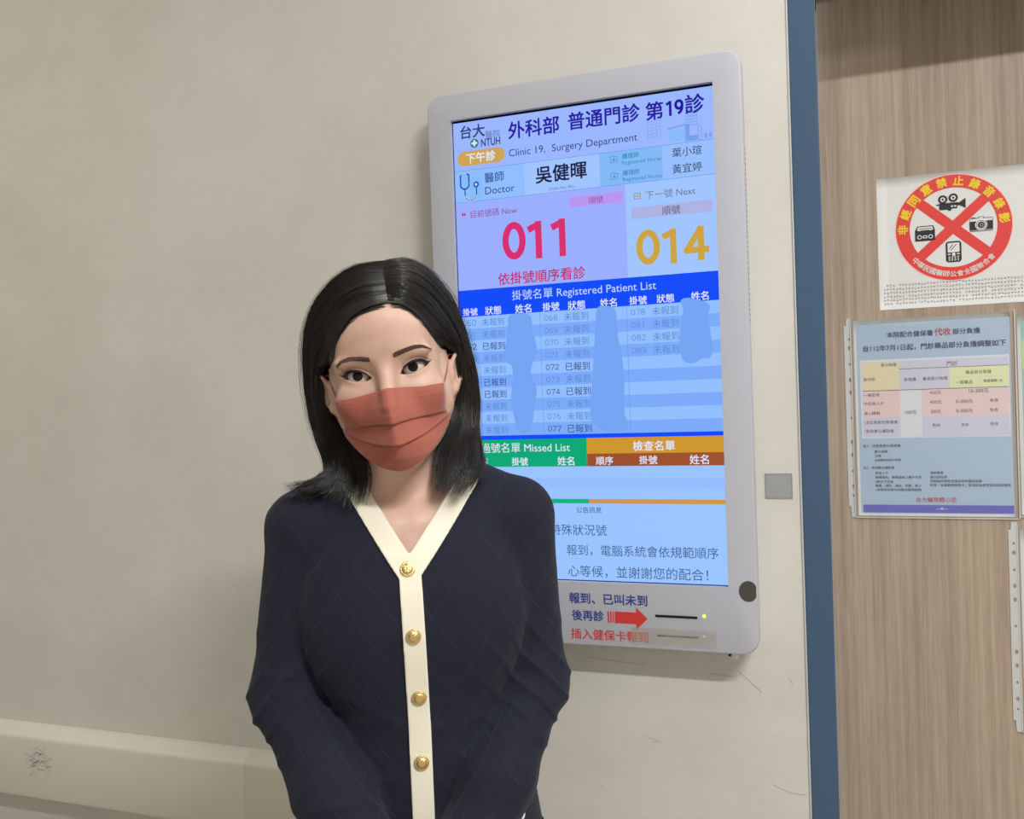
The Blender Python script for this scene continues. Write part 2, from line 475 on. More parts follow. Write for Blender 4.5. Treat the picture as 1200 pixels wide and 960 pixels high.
# logo, session pill, stethoscope, small icons
mb.disc((0.0409, 0.7575), 0.0078, y2, EC['logogreen'])
R(35.6, 755.8, 46.2, 759.2, 'white', y3); R(39.2, 752.2, 42.6, 762.8, 'white', y3)
mb.rrect(0.0082, 0.7199, 0.0962, 0.7452, 0.0126, y2, EC['amber'])
R(30, 660, 50, 700, 'bldg2', y2); R(10, 684, 28, 706, 'bldg2', y2)
def arc(cx, cz, r, a0, a1, w, c, n=14, y=y3):
    Lr([(cx+r*math.cos(math.radians(a0+(a1-a0)*i/n)), cz+r*math.sin(math.radians(a0+(a1-a0)*i/n))) for i in range(n+1)], w, c, y)
Lr([(14,704),(12.5,703),(12.5,688)], 2.6, 'stb', y3); Lr([(25,706),(28,704),(28.4,690)], 2.6, 'stb', y3)
arc(20.4, 688, 8, 180, 360, 2.6, 'stb'); arc(31, 670, 11, 200, 350, 3.0, 'white'); arc(31, 670, 11, 200, 350, 1.6, 'stb', y=y3-0.0003)
Lr([(20,681),(20.6,669)], 2.2, 'stb', y3); Lr([(42,669),(42,681)], 2.2, 'stb', y3); mb.disc((0.0415, 0.686), 0.0052, y3, EC['stb']); mb.disc((0.0415, 0.686), 0.0022, y3-0.0003, EC['white'])
for cu, cv, c1, c2 in ((16.2, 636, 'white', 'crimson'), (323.3, 635, 'dim', 'gold')):
    Lr([(cu-5,cv-4.6),(cu+5,cv-4.6),(cu+5,cv+4.6),(cu-5,cv+4.6),(cu-5,cv-4.6)], 0.8, 'pinkbar' if c2 == 'crimson' else 'dim', y2)
R(13.0, 633.6, 15.6, 638.4, 'crimson', y2); R(17, 633.6, 19.6, 638.4, 'crimson', y2); R(13, 635.2, 19.6, 636.8, 'crimson', y2)
mb.poly([(0.3195,0.6338),(0.3235,0.6338),(0.3235,0.6318),(0.3278,0.635),(0.3235,0.6382),(0.3235,0.6362),(0.3195,0.6362)], y2, EC['gold'])
for cv in (699.5, 671.7):
    Lr([(280.5,cv-4.8),(292,cv-4.8),(292,cv+4),(287,cv+4),(286,cv+5.5),(280.5,cv+5.5),(280.5,cv-4.8)], 0.8, 'teal', y2)
    Lr([(283.5,cv-0.6),(289,cv-0.6)], 1.3, 'teal', y2); Lr([(286.3,cv-3.2),(286.3,cv+2)], 1.3, 'teal', y2)
R(208.8, 628.2, 298.4, 645.6, 'pinkbar', y2); R(312.7, 597.7, 443.3, 616.9, 'greybar', y2)
TEXT = [
  ('外科部', 104.5, 194.5, 770.2, 'navy', 2, 0),
  ('普通門診', 210.9, 331.6, 771.3, 'navy', 2, 0),
  ('第', 342.0, 369.8, 769.4, 'navy', 2, 0),
  ('19', 373.2, 403.4, 769.6, 'navy', 3, 23.2),
  ('診', 405.5, 435.1, 771.9, 'navy', 2, 0),
  ('Clinic 19,', 103.9, 169.1, 732.1, 'ink', 0, 0),
  ('Surgery Department', 181.1, 326.7, 731.3, 'ink', 0, 0),
  ('台大', 15.9, 60.8, 778.5, 'ink', 2, 0),
  ('醫院', 62.0, 88.8, 769.2, 'grey', 0, 0),
  ('NTUH', 53.6, 88.7, 756.1, 'ink', 2, 12.4),
  ('下午診', 24.7, 79.1, 732.4, 'white', 2, 0),
  ('醫師', 57.7, 93.5, 695.0, 'steel', 1, 0),
  ('Doctor', 58.0, 112.3, 672.6, 'ink', 0, 0),
  ('吳健暉', 150.9, 239.8, 688.9, 'black', 2, 0),
  ('Chien-Hui Wu', 172.3, 217.1, 663.2, 'grey', 0, 0),
  ('護理師', 300.2, 327.9, 702.4, 'teal', 1, 0),
  ('Registered Nurse', 299.9, 364.5, 691.8, 'teal', 0, 0),
  ('護理師', 300.8, 327.7, 675.1, 'teal', 1, 0),
  ('Registered Nurse', 300.4, 364.6, 664.4, 'teal', 0, 0),
  ('葉小瑄', 382.2, 429.2, 697.9, 'black', 0, 0),
  ('黃宜婷', 381.8, 428.9, 671.5, 'black', 0, 0),
  ('順號', 241.7, 266.4, 636.4, 'plum', 0, 0),
  ('目前號碼 Now', 29.4, 115.1, 634.6, 'plum', 0, 0),
  ('下一號 Next', 337.2, 417.3, 634.5, 'dim', 0, 0),
  ('順號', 362.7, 392.4, 607.0, 'dim', 1, 0),
  ('011', 87.1, 212.7, 579.8, 'magenta', 3, 60.7),
  ('014', 319.3, 435.7, 548.5, 'gold', 3, 53.5),
  ('依掛號順序看診', 76.5, 231.7, 518.2, 'crimson', 1, 0),
  ('掛號名單 Registered Patient List', 100.5, 349.6, 488.6, 'pale', 0, 0),
  ('掛號', 8.4, 35.9, 465.2, 'white', 1, 0),
  ('狀態', 50.4, 80.0, 465.4, 'white', 1, 0),
  ('姓名', 105.8, 134.7, 465.0, 'white', 1, 0),
  ('掛號', 155.1, 184.5, 465.0, 'white', 1, 0),
  ('狀態', 199.8, 229.6, 464.4, 'white', 1, 0),
  ('姓名', 255.4, 283.3, 464.7, 'white', 1, 0),
  ('掛號', 304.7, 333.4, 465.2, 'white', 1, 0),
  ('狀態', 349.8, 377.9, 465.2, 'white', 1, 0),
  ('姓名', 405.2, 432.6, 465.3, 'white', 1, 0),
  ('過號名單 Missed List', 33.5, 194.9, 226.6, 'white', 0, 0),
  ('狀態', 18.5, 45.8, 203.1, 'white', 0, 0),
  ('掛號', 90.0, 119.1, 202.5, 'white', 1, 0),
  ('姓名', 172.6, 201.6, 202.8, 'white', 1, 0),
  ('檢查名單', 302.9, 371.6, 226.4, 'white', 1, 0),
  ('順序', 239.3, 268.4, 202.6, 'white', 1, 0),
  ('掛號', 312.5, 342.1, 203.3, 'white', 1, 0),
  ('姓名', 394.7, 424.7, 203.2, 'white', 1, 0),
  ('公告訊息', 202.4, 246.0, 120.1, 'ink', 0, 0),
  ('特殊狀況號', 155.3, 253.6, 86.3, 'slate', 0, 0),
  ('報到，電腦系統會依規範順序', 183.3, 435.4, 52.3, 'slate', 0, 0),
  ('心等候，並謝謝您的配合！', 184.6, 418.2, 16.8, 'slate', 0, 0),
]
for s, u0, u1, v, c, b, h in TEXT:
    write(mb, s, u0/1000, u1/1000, v/1000, EC[c], y3, b, h/1000)
# patient list rows
C1 = ['050','051','052','053','054','055','056','057','058','059']
C2 = ['068','069','070','071','072','073','074','075','076','077']
C3 = ['078','081','082','083']
for cn, (ua, ub, uc, ud), names, here in ((C1, (6.5,33.1,43.5,84.2), None, (2,5,6)), (C2, (156.8,181.4,191.7,234.1), None, (4,6,9)), (C3, (306.0,330.6,341.3,383.8), None, ())):
    for i, s in enumerate(cn):
        v = 457-(i+0.5)*P_-0.9; c = 'darkrow' if i in here else 'grayrow'
        write(mb, s, ua/1000, ub/1000, v/1000, EC[c], y3)
        write(mb, '已報到' if i in here else '未報到', uc/1000, ud/1000, v/1000, EC[c], y3)
def blob(pts):
    n = len(pts); out = []
    for i in range(n):
        p0, p1, p2, p3 = pts[i-1], pts[i], pts[(i+1) % n], pts[(i+2) % n]
        for k in range(6):
            t = k/6
            out.append(tuple(0.0005*((2*p1[j])+(-p0[j]+p2[j])*t+(2*p0[j]-5*p1[j]+4*p2[j]-p3[j])*t*t+(-p0[j]+3*p1[j]-3*p2[j]+p3[j])*t**3) for j in (0, 1)))
    mb.poly(out, y3-0.0004, EC['blob'])
blob([(93.8,453),(115,457),(133.3,450.5),(136,425),(142.2,396.4),(134,370),(129.8,353.6),(139.6,324.2),(134,295),(131.3,274.9),(124.1,255.1),(112,251),(102.2,256.8),(97,280),(93,309.2),(97.2,363.3),(82.3,380.7),(90.6,426.1)])
blob([(250.1,455.2),(264.7,459.4),(280.8,451.1),(283.5,411),(291.6,350.7),(290.2,282.9),(295.7,266.8),(292.3,252.5),(275,250.5),(259.7,251.5),(233.5,272.3),(237.8,336.9),(244.4,409.2)])
blob([(388.4,459.6),(400.1,463.5),(418,459),(434.1,448.8),(431.7,433.5),(434,405),(436.8,379.2),(431.5,366),(418.1,364.7),(406.4,358.2),(391.1,362),(384.7,381.9),(387.1,420.7),(391.8,443.8)])
D('screen', mb)

# printing, slots and fittings on the casing
M_pb = mat('print_blue', (52, 66, 150), 0.5); M_pr = mat('print_red', (214, 62, 58), 0.5)
M_black = mat('black_slot', (10, 10, 12), 0.5); M_greyslot = mat('grey_slot', (96, 92, 86), 0.5)
FYd = -0.0085+DY
mb = MB()
write(mb, '報到、已叫未到', 0.1875, 0.3195, -0.0271, M_pb, FYd-0.0003, 2)
write(mb, '後再診', 0.1913, 0.2458, -0.0559, M_pb, FYd-0.0003, 2)
write(mb, '插入健保卡報到', 0.1887, 0.3193, -0.0873, M_pr, FYd-0.0003, 1)
D('printed_notice', mb)
mb = MB()
for a, b in ((0.2523,0.2550),(0.2568,0.2592),(0.2609,0.2628)): mb.quad(a, -0.0660, b, -0.0471, FYd-0.0004, M_pr)
mb.poly([(0.2646,-0.0663),(0.3003,-0.0660),(0.2998,-0.0757),(0.3192,-0.0567),(0.3008,-0.0384),(0.3005,-0.0472),(0.2648,-0.0470)], FYd-0.0004, M_pr)
D('arrow_mark', mb)
mb = MB(); mb.box((0.3324,-0.0010+FYd,-0.0525), (0.3999,0.001+FYd,-0.0489), M_black); D('card_slot', mb)
mb = MB(); mb.box((0.3335,-0.0010+FYd,-0.0837), (0.4009,0.001+FYd,-0.0814), M_greyslot); D('card_slot', mb)
M_led = mat('green_led', (150, 190, 60), 0.4, emit=(205, 240, 90), strength=1.3)
def dome(c, r, m, y, depth, n=16):
    mb = MB(); V = []; F = []
    for k in range(5):
        a = math.radians(90*k/5)
        for i in range(n):
            t = 2*math.pi*i/n
            V.append((c[0]+r*math.cos(a)*math.cos(t), y-depth*math.sin(a), c[1]+r*math.cos(a)*math.sin(t)))
    V.append((c[0], y-depth, c[1]))
    for k in range(4):
        for i in range(n): F.append((k*n+i, k*n+(i+1)%n, (k+1)*n+(i+1)%n, (k+1)*n+i))
    for i in range(n): F.append((4*n+i, 4*n+(i+1)%n, 5*n))
    mb.add(V, F, m); return mb
D('indicator_light', dome((0.4106,-0.0478), 0.0030, M_led, FYd, 0.002), True)
D('indicator_light', dome((0.4091,-0.0809), 0.0026, mat('clear_led', (200, 200, 196), 0.2), FYd, 0.0018), True)
M_tape = mat('clear_tape', (196, 188, 172), 0.22, spec=0.6, Alpha=0.35)
bump_noise(M_tape, 120, 0.5, 0.002, (1, 1, 4))
mb = MB()
n_ = 24
V = []
for i in range(n_+1):
    u = 0.2915+(0.4300-0.2915)*i/n_
    for j in range(5):
        v = -0.0708+(-0.0980+0.0708)*j/4 - (0.0006*i/n_) + (0.0011*math.sin(i*1.3+j))*(j in (0, 4))*0.4
        V.append((u, FYd-0.0012-0.0005*math.sin(i*0.9+j*1.7), v))
mb.add(V, [(i*5+j, (i+1)*5+j, (i+1)*5+j+1, i*5+j+1) for i in range(n_) for j in range(4)], M_tape)
D('clear_tape', mb, True)
# worn dark sticker wrapped round the right-hand edge
M_patch = bump_noise(mat('worn_dark_sticker', (74, 72, 66), 0.45), 90, 0.5, 0.001)
mb = MB(); P = []
for i in range(26):
    a = 2*math.pi*i/26
    P.append((min(0.4812+0.0150*math.cos(a)*(1.0 if math.cos(a) < 0 else 0.9), 0.4928), -0.0050+0.0164*math.sin(a)))
V = [(p[0], FYd-0.0006, p[1]) for p in P]+[(p[0], FYd+0.0002, p[1]) for p in P]
mb.add(V, [tuple(range(26))]+[(i,(i+1)%26,26+(i+1)%26,26+i) for i in range(26)], M_patch)
D('edge_sticker', mb)
# plug below, stub on top, vents in the right side
mb = MB(); mb.box((0.4505,-0.0035+DY+0.006,-0.1175),(0.4600,0.006+DY+0.012,-0.104), mat('white_plug', (225,225,222), 0.4)); bevel(D('plug', mb), 0.002)
mb = MB(); mb.box((0.4455,0.004+DY,-0.1135),(0.4492,0.016+DY,-0.104), M_black); D('plug_socket', mb)
mb = MB(); mb.box((0.462,0.018+DY,0.842),(0.480,0.030+DY,0.8525), M_black); bevel(D('top_latch', mb), 0.002)
mb = MB()
for i in range(34):
    z = 0.42+i*0.0082
    mb.box((0.4945, 0.004+DY, z), (0.4956, 0.0075+DY, z+0.0045), M_greyslot)
D('ventilation_holes', mb)

# grey square label on the wall beside the door frame (its printed code is left out)
mb = MB()
M_lab = mat('grey_label', (148, 148, 150), 0.5); M_lab2 = mat('grey_label_face', (160, 160, 161), 0.5)
mb.box((-0.0215,-0.0006,-0.0207),(0.0215,0,0.0207), M_lab); mb.quad(-0.0195,-0.0187,0.0195,0.0187,-0.0008, M_lab2)
o = mb.build('wall_label'); o.location = (0.5282, WY, ZS+0.1549)
tag(o, 'small square grey sticker on the wall between the display and the blue door frame', 'sticker')

# ------------------------------------------------------------------ notices on the door
M_paper = bump_noise(mat('white_paper', (226, 225, 224), 0.6), 14, 0.25, 0.004)
M_red = mat('sign_red', (226, 62, 58), 0.5); M_yel = mat('sign_yellow', (240, 208, 40), 0.5); M_ink = mat('sign_black', (32, 32, 38), 0.5)
M_pink = mat('sign_pale_ring', (244, 196, 190), 0.5); M_fine = mat('fine_print_grey', (120, 118, 116), 0.6)
def sheet(w, h, m, t=0.0004, wave=0.0, nu=16, nv=12, ph=0.0):
    mb = MB(); V = []
    for j in range(nv+1):
        for i in range(nu+1):
            u = w*i/nu; v = h*j/nv
            V.append((u, -t-wave*(0.5+0.5*math.sin(u/w*5+v/h*3+ph)), v))
    F = [(j*(nu+1)+i, j*(nu+1)+i+1, (j+1)*(nu+1)+i+1, (j+1)*(nu+1)+i) for j in range(nv) for i in range(nu)]
    k = len(V); V += [(a, 0.0, c) for a, b, c in V]
    F += [tuple(q+k for q in reversed(f)) for f in F]
    ring = [i for i in range(nu+1)]+[j*(nu+1)+nu for j in range(1, nv+1)]+[nv*(nu+1)+i for i in range(nu-1, -1, -1)]+[j*(nu+1) for j in range(nv-1, 0, -1)]
    F += [(ring[i], ring[(i+1) % len(ring)], ring[(i+1) % len(ring)]+k, ring[i]+k) for i in range(len(ring))]
    mb.add(V, F, m); return mb
sign = tag(empty('prohibition_notice', (0.6908, LY-0.0002, ZS+0.4340)), 'white sheet with a red crossed circle banning photography, highest on the wooden door', 'notice')
sheet(0.297, 0.2122, M_paper, 0.0004, 0.0).build('paper', sign, True)
sp = sign.data
cu, cv, RO, RI = 0.1104, 0.1242, 0.0830, 0.0627
mb = MB(); ya, yb, yc = -0.0006, -0.0008, -0.0010
mb.disc((cu, cv), RO+0.0014, ya, M_pink, 64, r0=RO-0.002)
mb.disc((cu, cv), RO, yb, M_red, 64, r0=RI)
for a in (42, -42):
    a = math.radians(a); c_, s_ = math.cos(a), math.sin(a)
    hw = 0.0078
    e = RI+0.004
    mb.poly([(cu-e*c_+hw*s_, cv-e*s_-hw*c_), (cu+e*c_+hw*s_, cv+e*s_-hw*c_), (cu+e*c_-hw*s_, cv+e*s_+hw*c_), (cu-e*c_-hw*s_, cv-e*s_+hw*c_)], yb+(0.00006 if a > 0 else 0.00012), M_red)
mb.build('red_ring', sign)
mb = MB()
RT = (RO+RI)/2
for i, ch in enumerate('非經同意禁止錄音錄影'):
    a = math.radians(178-172*i/9.0)
    x, z = cu+RT*math.cos(a), cv+RT*math.sin(a)
    write(mb, ch, x-0.0072, x+0.0072, z, M_yel, yc, 3, rot=a-math.pi/2)
mb.build('ring_lettering', sign)['label'] = 'yellow lettering round the top of the ring'
mb = MB()
RT2 = RT+0.0005
for i, ch in enumerate('中華民國醫師公會全國聯合會'):
    a = math.radians(222+94*i/12.0)
    x, z = cu+RT2*math.cos(a), cv+RT2*math.sin(a)
    write(mb, ch, x-0.0046, x+0.0046, z, M_paper, yc, 1, rot=a+math.pi/2)
mb.build('ring_lettering', sign)['label'] = 'white lettering round the bottom of the ring'
# cine camera, cassette recorder, still camera, phone
def mmp(pts, ox, oz, k=0.001): return [(ox+a*k, oz+b*k) for a, b in pts]
mb = MB(); o_ = (cu-0.001, cv+0.0365)
mb.disc((o_[0]-0.0125, o_[1]+0.0085), 0.0068, yb, M_ink); mb.disc((o_[0]-0.0125, o_[1]+0.0085), 0.0036, yc, M_paper); mb.disc((o_[0]-0.0125, o_[1]+0.0085), 0.0017, yc-0.0002, M_ink)
mb.disc((o_[0]+0.0025, o_[1]+0.0100), 0.0068, yb, M_ink); mb.disc((o_[0]+0.0025, o_[1]+0.0100), 0.0036, yc, M_paper); mb.disc((o_[0]+0.0025, o_[1]+0.0100), 0.0017, yc-0.0002, M_ink)
mb.poly(mmp([(-18,-8),(-6,-8),(-5,-10),(-1,-10),(0,-7),(8,-7),(8,2.5),(-18,2.5)], *o_), yb, M_ink)
mb.poly(mmp([(-22,-0.5),(-18,-0.5),(-18,1.5),(-22,1.5)], *o_), yb, M_ink)
mb.poly(mmp([(7,-3),(11,-2.5),(20,-8),(20,8),(11,2),(7,2)], *o_), yb, M_ink)
mb.poly(mmp([(-1,-4.5),(2,-4.5),(2,-2),(-1,-2)], *o_), yc, M_paper); mb.poly(mmp([(3.5,-4.5),(6.5,-4.5),(6.5,-2),(3.5,-2)], *o_), yc, M_paper)
mb.build('cine_camera_picture', sign)
mb = MB(); o_ = (cu-0.0405, cv-0.006)
mb.poly(mmp([(-14.5,-12),(14.5,-12),(14.5,5),(12.5,12),(-11,12),(-14.5,5)], *o_), yb, M_ink)
mb.poly(mmp([(-11.5,5.5),(-10,10.5),(11,10.5),(12,5.5),(8,4.2),(6,5.2),(-6,5.2),(-8,4.2)], *o_), yc, M_paper)
mb.poly(mmp([(-9,7),(10,7),(10,8),(-9,8)], *o_), yc-0.0002, M_ink)
for q in (-8, 8): mb.disc((o_[0]+q/1000, o_[1]-0.0055), 0.0034, yc, M_paper); mb.disc((o_[0]+q/1000, o_[1]-0.0055), 0.0022, yc-0.0002, M_ink)
mb.rrect(o_[0]-0.0033, o_[1]-0.0078, o_[0]+0.0033, o_[1]-0.0032, 0.0012, yc, M_paper); mb.rrect(o_[0]-0.002, o_[1]-0.0066, o_[0]+0.002, o_[1]-0.0044, 0.0008, yc-0.0002, M_ink)
mb.build('cassette_recorder_picture', sign)
mb = MB(); o_ = (cu+0.0400, cv+0.0005); M_mid = mat('sign_grey', (150, 150, 152), 0.5)
mb.rrect(o_[0]-0.0165, o_[1]-0.0105, o_[0]+0.0165, o_[1]+0.0105, 0.002, yb, M_ink)
mb.poly(mmp([(-16,-10),(16,-10),(16,-8),(-16,-8)], *o_), yc, M_mid); mb.poly(mmp([(-16,5.5),(16,5.5),(15.5,9.5),(-15.5,9.5)], *o_), yc, M_paper)
mb.poly(mmp([(-4.5,9),(4.5,9),(3.5,12.5),(-3.5,12.5)], *o_), yb, M_ink); mb.poly(mmp([(-3,9.5),(3,9.5),(2.4,11.6),(-2.4,11.6)], *o_), yc, M_paper)
mb.poly(mmp([(-14,10),(-8,10),(-8,11.6),(-14,11.6)], *o_), yb, M_ink)
mb.disc((o_[0], o_[1]-0.0005), 0.0086, yc-0.0001, M_paper); mb.disc((o_[0], o_[1]-0.0005), 0.0072, yc-0.0002, M_ink, r0=0.0064); mb.disc((o_[0], o_[1]-0.0005), 0.0050, yc-0.0003, M_ink); mb.disc((o_[0]+0.0003, o_[1]-0.0005), 0.0028, yc-0.0004, M_mid, r0=0.0016)
mb.build('still_camera_picture', sign)
mb = MB(); o_ = (cu, cv-0.0385)
mb.rrect(o_[0]-0.0112, o_[1]-0.0165, o_[0]+0.0112, o_[1]+0.0165, 0.0045, yb, M_ink)
mb.rrect(o_[0]-0.0085, o_[1]-0.0010, o_[0]+0.0085, o_[1]+0.0140, 0.0012, yc, M_paper)
mb.line(mmp([(-6,5),(-1,11)], *o_), 0.0010, yc-0.0002, M_ink); mb.line(mmp([(-4,2.5),(4,11)], *o_), 0.0010, yc-0.0002, M_ink)
mb.disc((o_[0], o_[1]-0.0042), 0.0026, yc, M_paper)
for q in (-6.5, 6.5): mb.poly(mmp([(q-2,-4.8),(q+2,-4.8),(q+2,-3),(q-2,-3)], *o_), yc, M_paper)
for r_ in range(3):
    for q in (-6.3, -2.1, 2.1, 6.3): mb.poly(mmp([(q-1.2,-8.8-r_*2.6),(q+1.2,-8.8-r_*2.6),(q+1.2,-7.4-r_*2.6),(q-1.2,-7.4-r_*2.6)], *o_), yc, M_paper)
mb.build('phone_picture', sign)
# small print: too small to read in the photograph, set as fine marks of the same size and spacing
mb = MB(); rng = random.Random(5)
for r_ in range(6):
    z = 0.0385-r_*0.00585
    for i in range(62):
        if rng.random() < 0.06 or (r_ == 0 and i < 1) or (r_ == 1 and i > 48) or (r_ == 5 and i > 55): continue
        u = 0.0085+i*0.00455
        w_, h_ = 0.0034, 0.0034
        for k in range(4):
            if rng.random() < 0.55:
                t = rng.uniform(-0.5, 0.5)*h_; mb.line([(u-w_*rng.uniform(.3,.5), z+t), (u+w_*rng.uniform(.3,.5), z+t)], 0.0004, ya, M_fine)
            else:
                t = rng.uniform(-0.4, 0.4)*w_; mb.line([(u+t, z-h_*rng.uniform(.3,.5)), (u+t+rng.uniform(-.0004,.0004), z+h_*rng.uniform(.3,.5))], 0.0004, ya, M_fine)
mb.build('fine_print', sign)

# plastic sleeves with printed sheets
M_sleeve = bpy.data.materials.new('clear_sleeve_plastic'); M_sleeve.use_nodes = True
def _sl():
    nt = M_sleeve.node_tree; N = nt.nodes.new; L = nt.links.new
    out = nt.nodes['Material Output']; nt.nodes.remove(nt.nodes['Principled BSDF'])
    tr = N('ShaderNodeBsdfTransparent'); tr.inputs[0].default_value = (0.99, 0.99, 0.99, 1)
    gl = N('ShaderNodeBsdfGlossy'); gl.inputs['Roughness'].default_value = 0.16
    df = N('ShaderNodeBsdfDiffuse'); df.inputs[0].default_value = (0.85, 0.86, 0.88, 1)
    m1 = N('ShaderNodeMixShader'); m1.inputs[0].default_value = 0.05
    m2 = N('ShaderNodeMixShader'); fr = N('ShaderNodeFresnel'); fr.inputs[0].default_value = 1.22
    L(tr.outputs[0], m1.inputs[1]); L(df.outputs[0], m1.inputs[2])
    L(fr.outputs[0], m2.inputs[0]); L(m1.outputs[0], m2.inputs[1]); L(gl.outputs[0], m2.inputs[2]); L(m2.outputs[0], out.inputs[0])
_sl()
M_strip = mat('sleeve_binding_strip', (198, 197, 196), 0.4)
M_edge = mat('sleeve_welded_edge', (206, 207, 208), 0.35)
def strip_with_holes(u0, v0, v1, holes, w=0.0105, tabtop=0.012, tabbot=0.018, e=0.009):
    """binding strip with punched holes as a filled 2D curve"""
    c = bpy.data.curves.new('strip', 'CURVE'); c.dimensions = '2D'; c.fill_mode = 'BOTH'; c.extrude = 0.0002
    def sp(pts):
        s = c.splines.new('POLY'); s.points.add(len(pts)-1)
        for q, p in zip(s.points, pts): q.co = (p[0], p[1], 0, 1)
        s.use_cyclic_u = True
    sp([(u0, v0+tabbot), (u0+0.0035, v0+tabbot), (u0+0.0045, v0), (u0+w, v0), (u0+w, v1), (u0+0.0045, v1), (u0+0.0035, v1-tabtop), (u0, v1-tabtop)])
    for (hu, hv, ru, rv) in holes:
        sp([(hu+ru*math.cos(2*math.pi*i/14), hv+rv*math.sin(2*math.pi*i/14)) for i in range(14)])
    o = bpy.data.objects.new('strip', c); COL.objects.link(o)
    bpy.context.view_layer.update()
    me = bpy.data.meshes.new_from_object(o.evaluated_get(bpy.context.evaluated_depsgraph_get()))
    bpy.data.objects.remove(o); bpy.data.curves.remove(c)
    for v in me.vertices: v.co = (v.co.x, -0.0008+v.co.z, v.co.y)
    me.materials.clear(); me.materials.append(M_strip)
    return me
def sleeve_film(w, h, bulge, seed):
    nu, nv = 24, 24
    mb = MB(); V = []
    for j in range(nv+1):
        for i in range(nu+1):
            u = w*i/nu; t = j/nv
            top = 0.0045*math.sin(math.pi*min(1, max(0, (i/nu-0.02)/0.98)))**0.8*(-1) if j == nv else 0
            y = -0.0016 - bulge*max(0, t-0.75)*4*math.sin(math.pi*i/nu)*0.9 - 0.0004*math.sin(7*u/w+5*t+seed)
            V.append((u, y, h*t+top*(1-i/nu)*1.2))
    mb.add(V, [(j*(nu+1)+i, j*(nu+1)+i+1, (j+1)*(nu+1)+i+1, (j+1)*(nu+1)+i) for j in range(nv) for i in range(nu)], M_sleeve)
    # welded rim
    for a, b in (((0,0),(w,0)), ((0,0),(0,h)), ((w,0),(w,h))):
        mb.line([a, b], 0.0014, -0.0019, M_edge)
    return mb
HOLE = lambda us, vs, big: [(us, v, 0.0017 if not b else 0.0024, 0.0021 if not b else 0.0036) for v, b in zip(vs, big)]
BIG = [0,1,0,1,1,0,1,1,0,1,0]
# -- fee notice
OX, OZ = 0.6330, 0.0965
fee = tag(empty('fee_notice', (OX, LY-0.0002, ZS+OZ)), 'pale blue fee table in a clear punched sleeve below the red circle sign', 'notice')
hs = [389.6,374.6,348.1,322.5,301.5,260.4,220.5,199.1,172.9,147.6,132.5]
link('binding_strip', strip_with_holes(0.0018, 0.0004, 0.327, HOLE(0.0096, [q/1000-OZ for q in hs], BIG)), fee)
mb = sheet(0.2280, 0.3200, M_paper, 0.0003)
pp = mb.build('printed_sheet', fee, True); pp.location = (0.0165, 0, 0.0030)
M_fb = mat('poster_blue', (178, 198, 220), 0.55); M_lil = mat('poster_lilac', (212, 210, 228), 0.55); M_tan = mat('poster_tan', (228, 218, 184), 0.55)
M_lime = mat('poster_lime', (228, 232, 186), 0.55); M_rose = mat('poster_rose', (232, 208, 208), 0.55); M_gry = mat('poster_pale_grey', (222, 226, 232), 0.55); M_vio = mat('poster_violet', (104, 106, 196), 0.5)
M_pn = mat('poster_navy', (52, 58, 118), 0.5); M_pd = mat('poster_red', (196, 70, 80), 0.5); M_pk = mat('poster_dark', (70, 68, 84), 0.5); M_frame = mat('poster_table_ground', (222, 226, 238), 0.55)
mb = MB()
def RQ(u0, v0, u1, v1, m, y): mb.quad(u0/1000-OX, v0/1000-OZ, u1/1000-OX, v1/1000-OZ, y, m)
p1, p2, p3, p4 = -0.0005, -0.0007, -0.0009, -0.0011
RQ(654, 104, 876.5, 412, M_fb, p1)
RQ(658, 226, 874.5, 354, M_frame, p2)
RQ(660.7, 304, 717, 350.5, M_tan, p3); RQ(717, 337.8, 873, 350.5, M_lil, p3); RQ(717, 304, 790, 337.2, M_lil, p3)
RQ(790, 321, 873, 337.2, M_lime, p3); RQ(790, 304, 830.5, 320.4, M_lime, p3); RQ(831.3, 304, 873, 320.4, M_lime, p3)
RQ(660.7, 259.6, 717, 303, M_rose, p3); RQ(717, 228, 749, 303, M_gry, p3); RQ(749, 259.6, 873, 303, M_rose, p3)
RQ(660.7, 228, 717, 259.6, M_lil, p3); RQ(749, 228, 873, 259.6, M_lil, p3)
RQ(657, 105, 876, 117.6, M_vio, p2)
for a, b in (((660.7,303.6),(873,303.6)), ((717,337.5),(873,337.5))): mb.line([(a[0]/1000-OX,a[1]/1000-OZ),(b[0]/1000-OX,b[1]/1000-OZ)], 0.0007, p4, M_pk)
